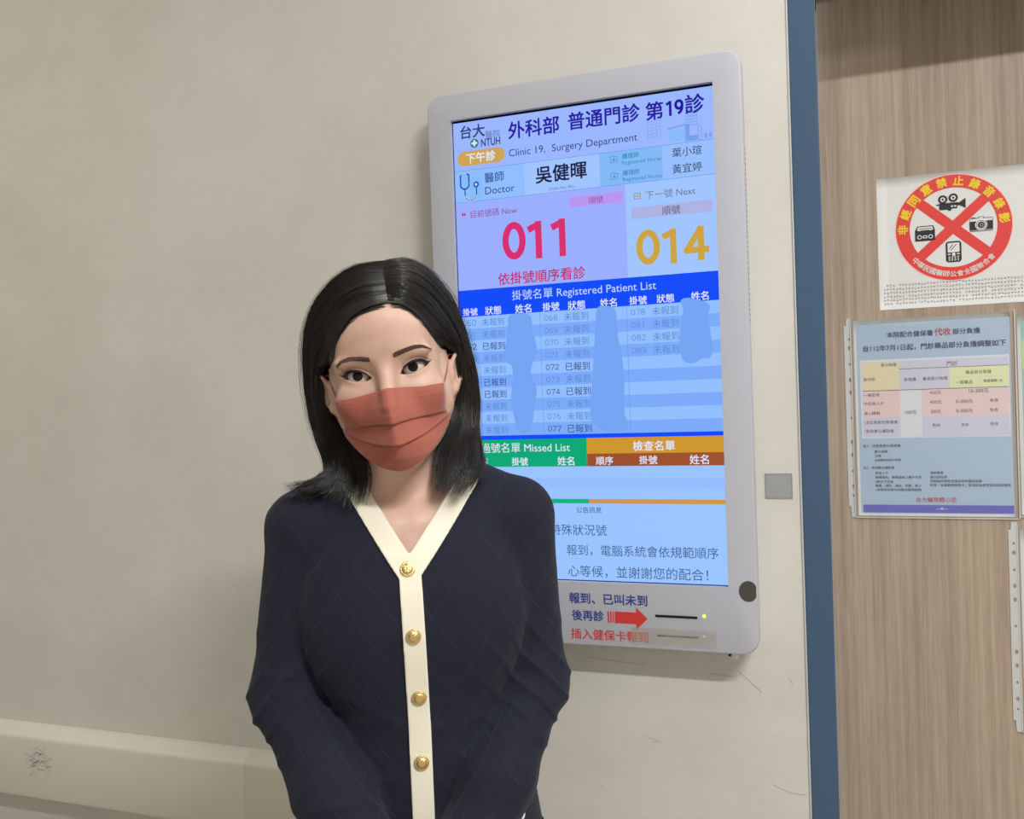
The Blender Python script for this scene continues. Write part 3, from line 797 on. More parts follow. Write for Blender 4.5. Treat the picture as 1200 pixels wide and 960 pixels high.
# small pale emblem in the violet band
mb.line([(0.766-OX,0.1113-OZ),(0.782-OX,0.1113-OZ)], 0.0008, p4, M_lil); mb.disc((0.774-OX,0.1120-OZ), 0.0022, p4, M_lil, 10)
PT = [
  ('本院配合健保署', 700.0, 768.0, 393.4, 'pnavy', 1, 0),
  ('代收', 770.1, 793.6, 394.2, 'pred', 2, 0),
  ('部分負擔', 796.4, 835.2, 393.7, 'pnavy', 1, 0),
  ('自112年7月1日起，門診藥品部分負擔調整如下', 664.2, 870.8, 372.6, 'pnavy', 1, 0),
  ('部分負擔', 690.0, 713.0, 345.1, 'pink_', 0, 0),
  ('身分別', 662.8, 680.3, 322.5, 'pink_', 0, 0),
  ('門診', 786.8, 802.3, 343.1, 'pink_', 0, 0),
  ('掛號費', 723.4, 741.5, 320.1, 'pink_', 0, 0),
  ('基本部分負擔', 751.0, 787.2, 320.5, 'pink_', 0, 0),
  ('藥品部分負擔', 813.2, 849.4, 328.2, 'pink_', 0, 0),
  ('一般藥品', 798.7, 822.6, 312.8, 'pink_', 0, 0),
  ('慢連箋第1次', 837.9, 864.7, 313.8, 'pink_', 0, 0),
  ('一般民眾', 662.9, 686.2, 296.9, 'pink_', 0, 0),
  ('中低收入戶', 662.8, 691.9, 282.7, 'pink_', 0, 0),
  ('身心障礙', 662.8, 686.4, 267.0, 'pink_', 0, 0),
  ('¹法定免部分負擔者', 662.4, 712.7, 252.2, 'pink_', 0, 0),
  ('²其他單位補助者', 662.3, 706.5, 237.8, 'pink_', 0, 0),
  ('100元', 724.1, 740.8, 267.4, 'pink_', 0, 0),
  ('420元', 760.6, 777.6, 297.9, 'pink_', 0, 0),
  ('420元', 760.9, 777.6, 282.9, 'pink_', 0, 0),
  ('50元', 761.9, 776.5, 267.6, 'pink_', 0, 0),
  ('免收', 763.4, 774.9, 245.7, 'pink_', 0, 0),
  ('10-300元', 817.2, 844.9, 298.7, 'pink_', 0, 0),
  ('0-200元', 798.3, 821.9, 282.8, 'pink_', 0, 0),
  ('0-200元', 798.3, 821.8, 267.9, 'pink_', 0, 0),
  ('免收', 804.9, 815.8, 245.5, 'pink_', 0, 0),
  ('免收', 845.9, 857.9, 282.9, 'pink_', 0, 0),
  ('免收', 845.5, 857.5, 267.9, 'pink_', 0, 0),
  ('免收', 845.6, 857.3, 246.1, 'pink_', 0, 0),
  ('註1：法定免部分負擔者', 659.5, 715.9, 213.8, 'pink_', 0, 0),
  ('重大傷病', 676.7, 696.3, 204.5, 'pink_', 0, 0),
  ('分娩', 676.5, 686.3, 197.5, 'pink_', 0, 0),
  ('山地離島免部分負擔', 676.4, 716.0, 190.6, 'pink_', 0, 0),
  ('註2：其他單位補助者', 658.8, 705.6, 178.2, 'pink_', 0, 0),
  ('低收入戶', 676.5, 696.1, 169.6, 'pink_', 0, 0),
  ('無職榮民、無職遺眷之家戶代表', 676.7, 745.4, 162.4, 'pink_', 0, 0),
  ('3歲以下兒童', 676.5, 703.6, 155.5, 'pink_', 0, 0),
  ('警察、消防、海巡、空勤、軍人', 676.3, 745.0, 148.8, 'pink_', 0, 0),
  ('(本院另定身分的優待適用說明)', 677.2, 744.9, 142.2, 'pink_', 0, 0),
  ('油症患者', 758.2, 777.4, 169.6, 'pink_', 0, 0),
  ('替代役役男', 758.1, 782.4, 162.6, 'pink_', 0, 0),
  ('列冊結核病患至指定特約醫院就醫', 757.9, 832.2, 156.1, 'pink_', 0, 0),
  ('持有「全國醫療服務卡」愛滋感染者至愛滋指定醫院', 757.7, 872.2, 149.6, 'pink_', 0, 0),
  ('台大醫院關心您', 736.7, 794.9, 126.1, 'pred', 0, 0),
]
PC = dict(pnavy=M_pn, pred=M_pd, pink_=M_pk)
for s, u0, u1, v, c, b, h in PT:
    write(mb, s, u0/1000-OX, u1/1000-OX, v/1000-OZ, PC[c], p4, b)
mb.build('printing', pp).location = (-0.0165, 0, -0.0030)
sl = sleeve_film(0.2385, 0.3255, 0.004, 0.4).build('clear_sleeve', fee, True); sl.location = (0.0118, -0.0004, 0.0004)
# -- neighbour at the right edge of the picture
grn = tag(empty('green_notice', (0.8835, LY-0.0002, ZS+0.1005)), 'green and white sheet in a clear sleeve just right of the fee table', 'notice')
M_teal = mat('poster_green', (150, 205, 190), 0.55); M_lg = mat('poster_light_green', (196, 220, 160), 0.55)
pp = sheet(0.2150, 0.3080, M_paper, 0.0003).build('printed_sheet', grn, True); pp.location = (0.0030, 0, 0.0030)
mb = MB(); mb.quad(0.0085, 0.008, 0.212, 0.304, -0.0006, M_teal); mb.rrect(0.0085, 0.215, 0.10, 0.285, 0.02, -0.0008, M_lg)
mb.build('printing', pp).location = (-0.003, 0, -0.003)
sleeve_film(0.2300, 0.3170, 0.003, 1.4).build('clear_sleeve', grn, True)
# -- lower punched sleeve
OX2, OZ2 = 0.8625, -0.2380
low = tag(empty('lower_notice', (OX2, LY-0.0002, ZS+OZ2)), 'white sheet in a punched sleeve at the lower right edge, under the fee table', 'notice')
hs2 = [58.5,43.8,17.1,-7.9,-29.7,-71.1,-111.7,-133.1,-159.4,-185.4,-201.3]
link('binding_strip', strip_with_holes(0.0040, 0.0010, 0.3300, HOLE(0.0110, [q/1000-OZ2 for q in hs2], BIG), w=0.0125), low)
pp = sheet(0.2100, 0.3180, M_paper, 0.0003).build('printed_sheet', low, True); pp.location = (0.0200, 0, 0.0040)
sleeve_film(0.2330, 0.3260, 0.003, 2.2).build('clear_sleeve', low, True).location = (0.0165, 0, 0.0010)

# ------------------------------------------------------------------ the woman
# figure axes: x = to the right in the picture, y = away from the camera, z = up; the origin is on the floor below her head
woman = tag(empty('person', (0.109, -0.478, 0), math.radians(27.5)),
            'woman with black shoulder length hair, terracotta face mask and navy cardigan, standing before the display', 'person')
EY = np.array([-0.001, 0.0, 1.512])            # midpoint between the ears at eye height
def _rot(roll, yaw, pitch=0.0):
    a, b, g = (math.radians(q) for q in (roll, yaw, pitch))
    ry = np.array([[math.cos(a), 0, -math.sin(a)], [0, 1, 0], [math.sin(a), 0, math.cos(a)]])
    rz = np.array([[math.cos(b), math.sin(b), 0], [-math.sin(b), math.cos(b), 0], [0, 0, 1]])
    rx = np.array([[1, 0, 0], [0, math.cos(g), -math.sin(g)], [0, math.sin(g), math.cos(g)]])
    return ry @ rz @ rx
RH = _rot(8, 4)
def h2l(P): return np.asarray(P) @ RH.T + EY
def l2h(P): return (np.asarray(P) - EY) @ RH

def smin(a, b, k):
    h = np.clip(0.5+0.5*(b-a)/k, 0, 1)
    return b+(a-b)*h-k*h*(1-h)
def smax(a, b, k): return -smin(-a, -b, k)
def ell(x, y, z, c, r):
    X, Y, Z = (x-c[0]), (y-c[1]), (z-c[2])
    k0 = np.sqrt((X/r[0])**2+(Y/r[1])**2+(Z/r[2])**2)
    k1 = np.sqrt((X/r[0]**2)**2+(Y/r[1]**2)**2+(Z/r[2]**2)**2)
    return k0*(k0-1)/np.maximum(k1, 1e-6)
def cone(x, y, z, a, b, ra, rb):
    a = np.array(a, float); b = np.array(b, float); d = b-a
    t = np.clip(((x-a[0])*d[0]+(y-a[1])*d[1]+(z-a[2])*d[2])/(d@d), 0, 1)
    return np.sqrt((x-a[0]-t*d[0])**2+(y-a[1]-t*d[1])**2+(z-a[2]-t*d[2])**2)-(ra+(rb-ra)*t)

def lid_up(ex):  return 0.0072*(1-np.abs(ex/0.0166)**2.2)+0.20*ex-0.0016
def lid_low(ex): return -0.0052*(1-np.abs(ex/0.0166)**2.0)+0.20*ex-0.0016
EYEX = 0.0316
def head_field(x, y, z):
    ax = np.abs(x)
    d = ell(x, y, z, (0, 0.006, 0.045), (0.0735, 0.095, 0.073))
    d = smin(d, ell(x, y, z, (0, -0.020, -0.032), (0.0625, 0.060, 0.078)), 0.022)
    d = smin(d, cone(ax, y, z, (0.050, 0.002, -0.050), (0.012, -0.058, -0.099), 0.017, 0.014), 0.022)
    d = smin(d, ell(ax, y, z, (0.036, -0.051, -0.027), (0.027, 0.024, 0.024)), 0.015)
    d = smin(d, ell(ax, y, z, (0.026, -0.070, 0.018), (0.030, 0.012, 0.009)), 0.014)
    d = smin(d, ell(x, y, z, (0, -0.068, 0.045), (0.045, 0.020, 0.030)), 0.02)
    d = smin(d, ell(ax, y, z, (0.0585, 0.004, -0.010), (0.0150, 0.024, 0.045)), 0.010)
    # sockets, lids, eye opening
    d = smax(d, -ell(ax, y, z, (0.0300, -0.0905, -0.001), (0.0200, 0.0150, 0.0125)), 0.012)
    d = smin(d, np.sqrt((ax-EYEX)**2+(y+0.0600)**2+(z-0.000)**2)-0.0148, 0.006)
    ex = ax-0.0326
    # soft crease above the upper lid
    cr = np.abs(z-(lid_up(ex)+0.0042))
    d = d+0.0012*np.exp(-(cr/0.0009)**2)*(np.abs(ex) < 0.017)*(y < -0.05)
    cut = np.maximum(np.maximum(z-lid_up(ex), lid_low(ex)-z), y+0.052)
    d = smax(d, -cut, 0.0012)
    # nose
    d = smin(d, cone(x, y, z, (0, -0.076, 0.006), (0, -0.0985, -0.040), 0.0075, 0.0085), 0.013)
    d = smin(d, np.sqrt((ax-0.0110)**2+(y+0.084)**2+(z+0.045)**2)-0.0060, 0.008)
    # lips
    d = smin(d, ell(x, y, z, (0, -0.079, -0.0685), (0.022, 0.009, 0.0045)), 0.005)
    d = smin(d, ell(x, y, z, (0, -0.078, -0.0765), (0.019, 0.009, 0.0050)), 0.005)
    # ears
    xo = ax-(0.0805+0.28*(z+0.010)); ze = z+0.0105; yo = y-0.010
    ye = 0.60*xo+0.80*yo; xe = 0.80*xo-0.60*yo
    e = ell(xe, ye-0.10*ze, ze, (0, 0, 0), (0.0062, 0.0170, 0.0285))
    e = smax(e, -ell(xe, ye, ze, (0.0062, -0.001, 0.004), (0.0078, 0.0108, 0.0190)), 0.003)
    e = smin(e, np.sqrt((xe+0.0005)**2+(ye+0.010)**2+(ze+0.004)**2)-0.0045, 0.004)
    e = smin(e, np.sqrt((xe-0.001)**2+(ye+0.004)**2+(ze+0.0225)**2)-0.0068, 0.006)
    d = smin(d, e, 0.005)
    return d

TZ  = [0.78, 0.86, 0.92, 1.00, 1.08, 1.15, 1.21, 1.26, 1.30, 1.335, 1.37, 1.40, 1.44]
TA  = [0.158, 0.156, 0.148, 0.138, 0.114, 0.117, 0.126, 0.131, 0.134, 0.134, 0.112, 0.080, 0.045]
TBF = [0.100, 0.106, 0.108, 0.110, 0.110, 0.112, 0.115, 0.112, 0.102, 0.086, 0.062, 0.045, 0.030]
TBB = [0.120, 0.122, 0.112, 0.095, 0.086, 0.086, 0.090, 0.094, 0.096, 0.092, 0.075, 0.058, 0.040]
def torso(x, y, z):
    a = np.interp(z, TZ, TA); bf = np.interp(z, TZ, TBF); bb = np.interp(z, TZ, TBB)
    cx = np.interp(z, [0.9, 1.05, 1.15, 1.3, 1.40], [0.028, 0.025, 0.020, 0.017, 0.012])
    b = np.where(y < 0.045, bf, bb)
    k = (np.abs((x-cx)/a)**2.3+np.abs((y-0.045)/b)**2.3)**(1/2.3)
    d = (k-1)*np.minimum(a, b)*0.9
    return smax(smax(d, z-1.425, 0.02), 0.80-z, 0.02)
SHL, SHR = (-0.110, 0.028, 1.325), (0.151, 0.028, 1.328)
ELL_, ELR = (-0.1385, 0.008, 1.128), (0.1650, 0.008, 1.122)
WRL, WRR = (-0.012, -0.124, 0.914), (0.031, -0.124, 0.913)
def lerp3(a, b, t): return tuple(a[i]+(b[i]-a[i])*t for i in range(3))
def arms(x, y, z, hand=False):
    d = 1e3
    for sh, el, wr in ((SHL, ELL_, WRL), (SHR, ELR, WRR)):
        u = cone(x, y, z, sh, el, 0.047, 0.0400)
        m = lerp3(el, wr, 0.45)
        f = smin(cone(x, y, z, el, m, 0.0410, 0.0440), cone(x, y, z, m, wr, 0.0440, 0.034), 0.02)
        a = smin(u, f, 0.022)
        d = np.minimum(d, a)
    return d
def folds(x, y, z):
    """soft creases of the sleeves round the elbows and along the forearms"""
    w = np.zeros_like(x)
    wob = 0.012*np.sin(x/0.031+1.3)+0.010*np.sin(y/0.027+z/0.043)
    rid = lambda q: (1-np.abs(np.sin(q)))**2.2
    for sg, el, wr, sh in ((-1, ELL_, WRL, SHL), (1, ELR, WRR, SHR)):
        r = np.sqrt((x-el[0])**2+(y-el[1]+0.02)**2+((z-el[2])*0.8)**2)
        m = np.exp(-(r/0.070)**2)
        q = 0.85*z+0.75*sg*(x-el[0])+0.25*y+wob
        w += m*0.0042*(rid(q/0.0135)-0.35)
        q2 = 0.8*z-0.55*sg*(x-el[0])+wob*1.3
        w += m*0.0024*(rid(q2/0.0190+0.8)-0.35)
        mid = lerp3(el, wr, 0.60)
        r2 = np.sqrt((x-mid[0])**2+(y-mid[1])**2+(z-mid[2])**2)
        w += np.exp(-(r2/0.065)**2)*0.0042*(rid((0.95*z+sg*0.25*x+wob)/0.0165+sg)-0.35)
        up = lerp3(sh, el, 0.42)
        r3 = np.sqrt((x-up[0])**2+(y-up[1])**2+((z-up[2])*0.5)**2)
        w += np.exp(-(r3/0.065)**2)*0.0022*(rid((0.35*z-sg*x+wob)/0.0210)-0.35)
    w += np.exp(-((z-1.09)/0.05)**2)*0.0014*(rid((z+0.25*x+wob)/0.0160)-0.35)
    return w
def upper(x, y, z, crease=True):
    d = torso(x, y, z)
    for sx in (-0.046, 0.082):
        d = smin(d, ell(x, y, z, (sx, -0.016, 1.215), (0.062, 0.046, 0.070)), 0.060)
    d = smin(d, cone(x, y, z, (-0.040, 0.052, 1.372), SHL, 0.034, 0.048), 0.025)
    d = smin(d, cone(x, y, z, (0.062, 0.052, 1.374), SHR, 0.034, 0.048), 0.025)
    d = smin(d, arms(x, y, z), 0.009)
    if crease: d = d-folds(x, y, z)
    return d

def vneck(x, y, z):
    """negative inside the neck opening"""
    sl = (x+0.0387)*0.851+(z-1.3835)*0.525
    sr = (x-0.0134)*(-0.795)+(z-1.299)*0.607
    v = np.minimum(sl, sr)
    front = np.maximum(-v, y-0.050)
    hole = np.maximum(np.sqrt((x-0.014)**2+(y-0.055)**2)-0.060, 1.335-z)
    return np.minimum(front, hole)
def placket(x, y, z):
    xc = np.interp(z, [0.90, 1.10, 1.30], [0.0200, 0.0185, 0.0130])
    return np.maximum(np.maximum(np.abs(x-xc)-0.0128, z-1.302), y-0.02)

def fingers(x, y, z):
    """two hands clasped low in front, her right hand over the left"""
    d = 1e3
    for sg, wr, pc in ((1, WRL, (-0.012, -0.150, 0.872)), (-1, WRR, (0.034, -0.138, 0.866))):
        palm = ell(x, y, z, pc, (0.036, 0.017, 0.034))
        palm = smin(palm, cone(x, y, z, wr, (pc[0]-sg*0.02, pc[1]+0.004, pc[2]+0.012), 0.024, 0.022), 0.015)
        for i, (dz, L) in enumerate(((0.024, 0.040), (0.008, 0.046), (-0.008, 0.043), (-0.023, 0.034))):
            k0 = (pc[0]+sg*0.026, pc[1]-0.008, pc[2]+dz)
            k1 = (k0[0]+sg*L*0.55, k0[1]-0.004, k0[2]-0.008)
            k2 = (k1[0]+sg*L*0.40, k1[1]+0.016, k1[2]-0.008)
            k3 = (k2[0]+sg*L*0.10, k2[1]+0.018, k2[2]-0.004)
            f = np.minimum(np.minimum(cone(x, y, z, k0, k1, 0.0088, 0.0080), cone(x, y, z, k1, k2, 0.0080, 0.0073)), cone(x, y, z, k2, k3, 0.0073, 0.0062))
            palm = smin(palm, f, 0.003)
        t0 = (pc[0]-sg*0.010, pc[1]-0.008, pc[2]+0.022); t1 = (pc[0]+sg*0.010, pc[1]-0.022, pc[2]+0.036); t2 = (pc[0]+sg*0.030, pc[1]-0.026, pc[2]+0.034)
        palm = smin(palm, np.minimum(cone(x, y, z, t0, t1, 0.011, 0.0095), cone(x, y, z, t1, t2, 0.0095, 0.0075)), 0.005)
        d = np.minimum(d, palm)
    return d
def legs(x, y, z):
    d = 1e3
    for sg in (-1, 1):
        c = 0.018
        l = smin(cone(x, y, z, (c+sg*0.080, 0.055, 0.86), (c+sg*0.082, 0.045, 0.48), 0.088, 0.056), cone(x, y, z, (c+sg*0.082, 0.045, 0.48), (c+sg*0.085, 0.065, 0.09), 0.056, 0.036), 0.03)
        l = smin(l, cone(x, y, z, (c+sg*0.085, 0.075, 0.045), (c+sg*0.100, -0.095, 0.026), 0.034, 0.024), 0.02)
        d = np.minimum(d, l)
    return d
def body_field(x, y, z):
    zl, zh = z.min(), z.max()
    d = np.full(np.broadcast(x, y, z).shape, 1.0, np.float32)
    X, Y, Z = np.broadcast_arrays(x, y, z)
    if zl < 1.46:
        if zh > 0.78:
            d = upper(X, Y, Z, False)+0.0085
        if zl < 0.98: d = smin(d, legs(X, Y, Z), 0.02)
        if zl < 0.96 and zh > 0.80: d = smin(d, fingers(X, Y, Z), 0.008)
    if zh > 1.28:
        n = cone(X, Y, Z, (0.002, 0.030, 1.47), (0.010, 0.048, 1.33), 0.047, 0.054)
        for sg in (-1, 1):
            n = smin(n, cone(X, Y, Z, (0.012+sg*0.016, -0.022, 1.332), (0.014+sg*0.11, 0.02, 1.362), 0.006, 0.006), 0.02)
        d = smin(d, n, 0.03)
    if zh > 1.36:
        x_, y_, z_ = X-EY[0], Y-EY[1], Z-EY[2]
        hx = x_*RH[0, 0]+y_*RH[1, 0]+z_*RH[2, 0]
        hy = x_*RH[0, 1]+y_*RH[1, 1]+z_*RH[2, 1]
        hz = x_*RH[0, 2]+y_*RH[1, 2]+z_*RH[2, 2]
        d = smin(d, head_field(hx, hy, hz), 0.012)
    return d

def surface(field, xs, ys, zs, chunk=12):
    """closed quad surface where the field crosses zero, on an uneven grid"""
    xs, ys, zs = (np.asarray(q, np.float32) for q in (xs, ys, zs))
    nx, ny, nz = len(xs), len(ys), len(zs)
    F = np.empty((nz, ny, nx), np.float32)
    for k in range(0, nz, chunk):
        F[k:k+chunk] = field(xs[None, None, :], ys[None, :, None], zs[k:k+chunk][:, None, None])
    I = F < 0
    cnt = np.zeros((nz-1, ny-1, nx-1), np.uint8)
    for a in (0, 1):
        for b in (0, 1):
            for c in (0, 1):
                cnt += I[a:nz-1+a, b:ny-1+b, c:nx-1+c]
    act = np.argwhere((cnt > 0) & (cnt < 8))
    ids = np.full(cnt.shape, -1, np.int32)
    ids[act[:, 0], act[:, 1], act[:, 2]] = np.arange(len(act))
    K, J, Q = act.T
    P = np.zeros((len(act), 3)); n = np.zeros(len(act))
    for ax in range(3):
        for a in (0, 1):
            for b in (0, 1):
                if ax == 0:   o0, o1 = (0, a, b), (1, a, b)
                elif ax == 1: o0, o1 = (a, 0, b), (a, 1, b)
                else:         o0, o1 = (a, b, 0), (a, b, 1)
                f0 = F[K+o0[0], J+o0[1], Q+o0[2]]; f1 = F[K+o1[0], J+o1[1], Q+o1[2]]
                m = (f0 < 0) != (f1 < 0)
                t = np.where(m, f0/np.where(m, f0-f1, 1), 0)
                p0 = np.stack([xs[Q+o0[2]], ys[J+o0[1]], zs[K+o0[0]]], 1)
                p1 = np.stack([xs[Q+o1[2]], ys[J+o1[1]], zs[K+o1[0]]], 1)
                P += np.where(m[:, None], p0+(p1-p0)*t[:, None], 0); n += m
    P /= n[:, None]
    quads = []
    for ax in range(3):
        A = [slice(1, -1)]*3; B = [slice(1, -1)]*3
        A[ax] = slice(0, -1); B[ax] = slice(1, None)
        i0 = I[tuple(A)]; i1 = I[tuple(B)]
        e = np.argwhere(i0 != i1)
        if not len(e): continue
        flip = i0[tuple(e.T)]
        e = e+np.array([0 if q == ax else 1 for q in range(3)])
        o = [q for q in range(3) if q != ax]
        def cell(da, db):
            c = e.copy(); c[:, o[0]] -= da; c[:, o[1]] -= db
            return ids[tuple(c.T)]
        q = np.stack([cell(1, 1), cell(0, 1), cell(0, 0), cell(1, 0)], 1)
        if ax == 1: flip = ~flip
        q[flip] = q[flip][:, ::-1]
        quads.append(q)
    return P, np.concatenate(quads)

def mesh_np(name, V, Fq, m, parent, smooth=True):
    V = np.asarray(V, np.float32); Fq = np.asarray(Fq, np.int32)
    k = Fq.shape[1]
    me = bpy.data.meshes.new(name)
    me.vertices.add(len(V)); me.vertices.foreach_set('co', V.ravel())
    me.loops.add(Fq.size); me.loops.foreach_set('vertex_index', Fq.ravel())
    me.polygons.add(len(Fq)); me.polygons.foreach_set('loop_start', np.arange(0, Fq.size, k, dtype=np.int32))
    me.polygons.foreach_set('loop_total', np.full(len(Fq), k, np.int32))
    if smooth: me.polygons.foreach_set('use_smooth', np.ones(len(Fq), bool))
    me.materials.append(m)
    me.update(calc_edges=True); me.validate()
    return link(name, me, parent)

def span(*parts):
    """grid lines: (start, stop, step) pieces joined"""
    out = []
    for a, b, s in parts:
        n = max(1, int(round((b-a)/s)))
        out += [a+(b-a)*i/n for i in range(n)]
    return out+[parts[-1][1]]

# -- body
M_skin = mat('skin', (222, 180, 158), 0.46, spec=0.35, Subsurface_Weight=0.18, Subsurface_Scale=0.006)
M_skin.node_tree.nodes['Principled BSDF'].inputs['Subsurface Radius'].default_value = (1.0, 0.35, 0.2)
def _skin():
    nt, b, N, L = nodes(M_skin)
    tc = N('ShaderNodeTexCoord'); no = N('ShaderNodeTexNoise'); no.inputs['Scale'].default_value = 28; no.inputs['Detail'].default_value = 4
    rp = N('ShaderNodeValToRGB')
    rp.color_ramp.elements[0].position = 0.32; rp.color_ramp.elements[0].color = (*lin((206, 164, 146)), 1)
    rp.color_ramp.elements[1].position = 0.66; rp.color_ramp.elements[1].color = (*lin((218, 184, 167)), 1)
    L(tc.outputs['Object'], no.inputs['Vector']); L(no.outputs['Fac'], rp.inputs[0]); L(rp.outputs[0], b.inputs['Base Color'])
    n2 = N('ShaderNodeTexNoise'); n2.inputs['Scale'].default_value = 900; n2.inputs['Detail'].default_value = 2
    bu = N('ShaderNodeBump'); bu.inputs['Strength'].default_value = 0.08; bu.inputs['Distance'].default_value = 0.0005
    L(tc.outputs['Object'], n2.inputs['Vector']); L(n2.outputs['Fac'], bu.inputs['Height']); L(bu.outputs[0], b.inputs['Normal'])
_skin()
V, Q = surface(body_field,
    span((-0.27, -0.096, 0.006), (-0.096, 0.096, 0.001), (0.096, 0.27, 0.006)),
    span((-0.21, -0.118, 0.003), (-0.118, 0.0, 0.001), (0.0, 0.18, 0.004)),
    span((-0.012, 0.81, 0.008), (0.81, 0.93, 0.003), (0.93, 1.28, 0.006), (1.28, 1.385, 0.003), (1.385, 1.648, 0.001)))
body = mesh_np('body', V, Q, M_skin, woman)

# -- eyes
M_eye = mat('eyeball', (226, 214, 208), 0.07, spec=0.2)
def _eye():
    nt, b, N, L = nodes(M_eye)
    tc = N('ShaderNodeTexCoord'); sp_ = N('ShaderNodeSeparateXYZ'); L(tc.outputs['Object'], sp_.inputs[0])
    def P(op, a, bb):
        n = N('ShaderNodeMath'); n.operation = op
        for i, q in enumerate((a, bb)):
            if isinstance(q, (int, float)): n.inputs[i].default_value = q
            else: L(q, n.inputs[i])
        return n.outputs[0]
    r = P('SQRT', P('ADD', P('MULTIPLY', sp_.outputs[0], sp_.outputs[0]), P('MULTIPLY', sp_.outputs[2], sp_.outputs[2])), 0)
    mr = N('ShaderNodeMapRange'); mr.inputs[1].default_value = 0; mr.inputs[2].default_value = 0.010
    L(r, mr.inputs[0])
    rp = N('ShaderNodeValToRGB'); e = rp.color_ramp.elements
    e[0].position = 0.0; e[0].color = (*lin((10, 9, 10)), 1)
    e[1].position = 1.0; e[1].color = (*lin((214, 196, 190)), 1)
    for p_, c_ in ((0.24, (10, 9, 10)), (0.28, (34, 27, 27)), (0.48, (30, 24, 26)), (0.56, (18, 15, 18)), (0.605, (206, 196, 194))):
        k = e.new(p_); k.color = (*lin(c_), 1)
    L(mr.outputs[0], rp.inputs[0]); L(rp.outputs[0], b.inputs['Base Color'])
_eye()
for sg, gz in ((-1, 0.0), (1, 0.0)):
    n, k, r = 36, 26, 0.0128
    V = [(0, -r, 0)]+[(r*math.sin(math.pi*j/k)*math.cos(2*math.pi*i/n), -r*math.cos(math.pi*j/k), r*math.sin(math.pi*j/k)*math.sin(2*math.pi*i/n)) for j in range(1, k) for i in range(n)]+[(0, r, 0)]
    V = [(a, b-0.0007*max(0, 1-((a*a+c*c)**.5/0.0062)**2)*(b < 0), c) for a, b, c in V]
    mb = MB()
    F = [(0, 1+i, 1+(i+1) % n) for i in range(n)]+[(1+(j-1)*n+i, 1+j*n+i, 1+j*n+(i+1) % n, 1+(j-1)*n+(i+1) % n) for j in range(1, k-1) for i in range(n)]+[(1+(k-2)*n+i, len(V)-1, 1+(k-2)*n+(i+1) % n) for i in range(n)]
    mb.add(V, F, M_eye)
    o = mb.build('eye', woman, True)
    o.matrix_local = Matrix.Translation(Vector(h2l((sg*EYEX, -0.0594, 0.0004)))) @ Matrix((RH @ _rot(0, 1.0, 0.5)).tolist()).to_4x4()

def face_y(hx, hz, off=0.0):
    """depth of the face surface at points of the head's front"""
    hx = np.asarray(hx, float); hz = np.asarray(hz, float)
    ys = np.linspace(-0.13, 0.03, 321)
    D_ = head_field(hx[..., None]+0*ys, 0*hx[..., None]+ys, hz[..., None]+0*ys)
    i = np.clip(np.argmax(D_ < 0, axis=-1), 1, len(ys)-1)
    d1 = np.take_along_axis(D_, i[..., None], -1)[..., 0]; d0 = np.take_along_axis(D_, (i-1)[..., None], -1)[..., 0]
    y = ys[i-1]+(ys[1]-ys[0])*d0/(d0-d1)
    return np.where((D_ < 0).any(-1), y, 0.03)-off

def tubes(paths, r0, r1, n=3):
    """thin tapering strands through rows of points; paths: (count, points, 3)"""
    P = np.asarray(paths, float); N_, T = P.shape[:2]
    tg = np.gradient(P, axis=1); tg /= np.linalg.norm(tg, axis=2, keepdims=True)+1e-12
    ref = np.zeros_like(tg); ref[..., 1] = 1.0
    s = np.cross(tg, ref); s /= np.linalg.norm(s, axis=2, keepdims=True)+1e-9
    b = np.cross(s, tg)
    t = np.linspace(0, 1, T)
    r0 = np.asarray(r0, float).reshape(-1, 1)
    rad = (r0*(1-t**3)+r1*t**3)[..., None]
    rings = [P+rad*(math.cos(2*math.pi*k/n)*s+math.sin(2*math.pi*k/n)*b) for k in range(n)]
    V = np.stack(rings, 2).reshape(-1, 3)
    base = (np.arange(N_)[:, None]*T+np.arange(T-1)[None, :])*n
    F = []
    for k in range(n):
        k2 = (k+1) % n
        F.append(np.stack([base+k, base+k2, base+n+k2, base+n+k], -1).reshape(-1, 4))
    return V, np.concatenate(F)

# -- eyebrows, lashes
M_brow = mat('eyebrow_hair', (104, 80, 77), 0.8, spec=0.1)
M_lash = mat('lash_black', (16, 13, 14), 0.5)
rg = np.random.default_rng(11)
for sg, pts in ((-1, [(0.0135,0.0148),(0.024,0.0180),(0.0345,0.0200),(0.0440,0.0192),(0.0525,0.0140)]),
                (1, [(0.0120,0.0150),(0.024,0.0186),(0.0350,0.0212),(0.0440,0.0215),(0.0530,0.0172)])):
    pts = np.array(pts); n = 620
    t = rg.random(n)*0.97
    c = np.stack([np.interp(t*4, range(5), pts[:, 0]), np.interp(t*4, range(5), pts[:, 1])], 1)
    w = np.interp(t, [0, 0.12, 0.55, 0.85, 1], [0.0020, 0.0027, 0.0022, 0.0012, 0.0003])
    c[:, 1] += (rg.random(n)-0.5)*2*w
    L_ = np.interp(t, [0, 1], [0.0030, 0.0042])
    dirx = np.interp(t, [0, 0.2, 1], [0.75, 0.95, 0.93]); dirz = np.interp(t, [0, 0.2, 0.6, 1], [0.60, 0.32, -0.05, -0.40])
    T = 4
    S = np.linspace(0, 1, T)
    hx = sg*(c[:, 0][:, None]+dirx[:, None]*L_[:, None]*S); hz = c[:, 1][:, None]+dirz[:, None]*L_[:, None]*S
    hy = face_y(hx, hz, 0.0003)
    V, F = tubes(np.stack([hx, hy, hz], -1), np.full(n, 0.00028), 0.0001)
    mesh_np('eyebrow', h2l(V), F, M_brow, woman)
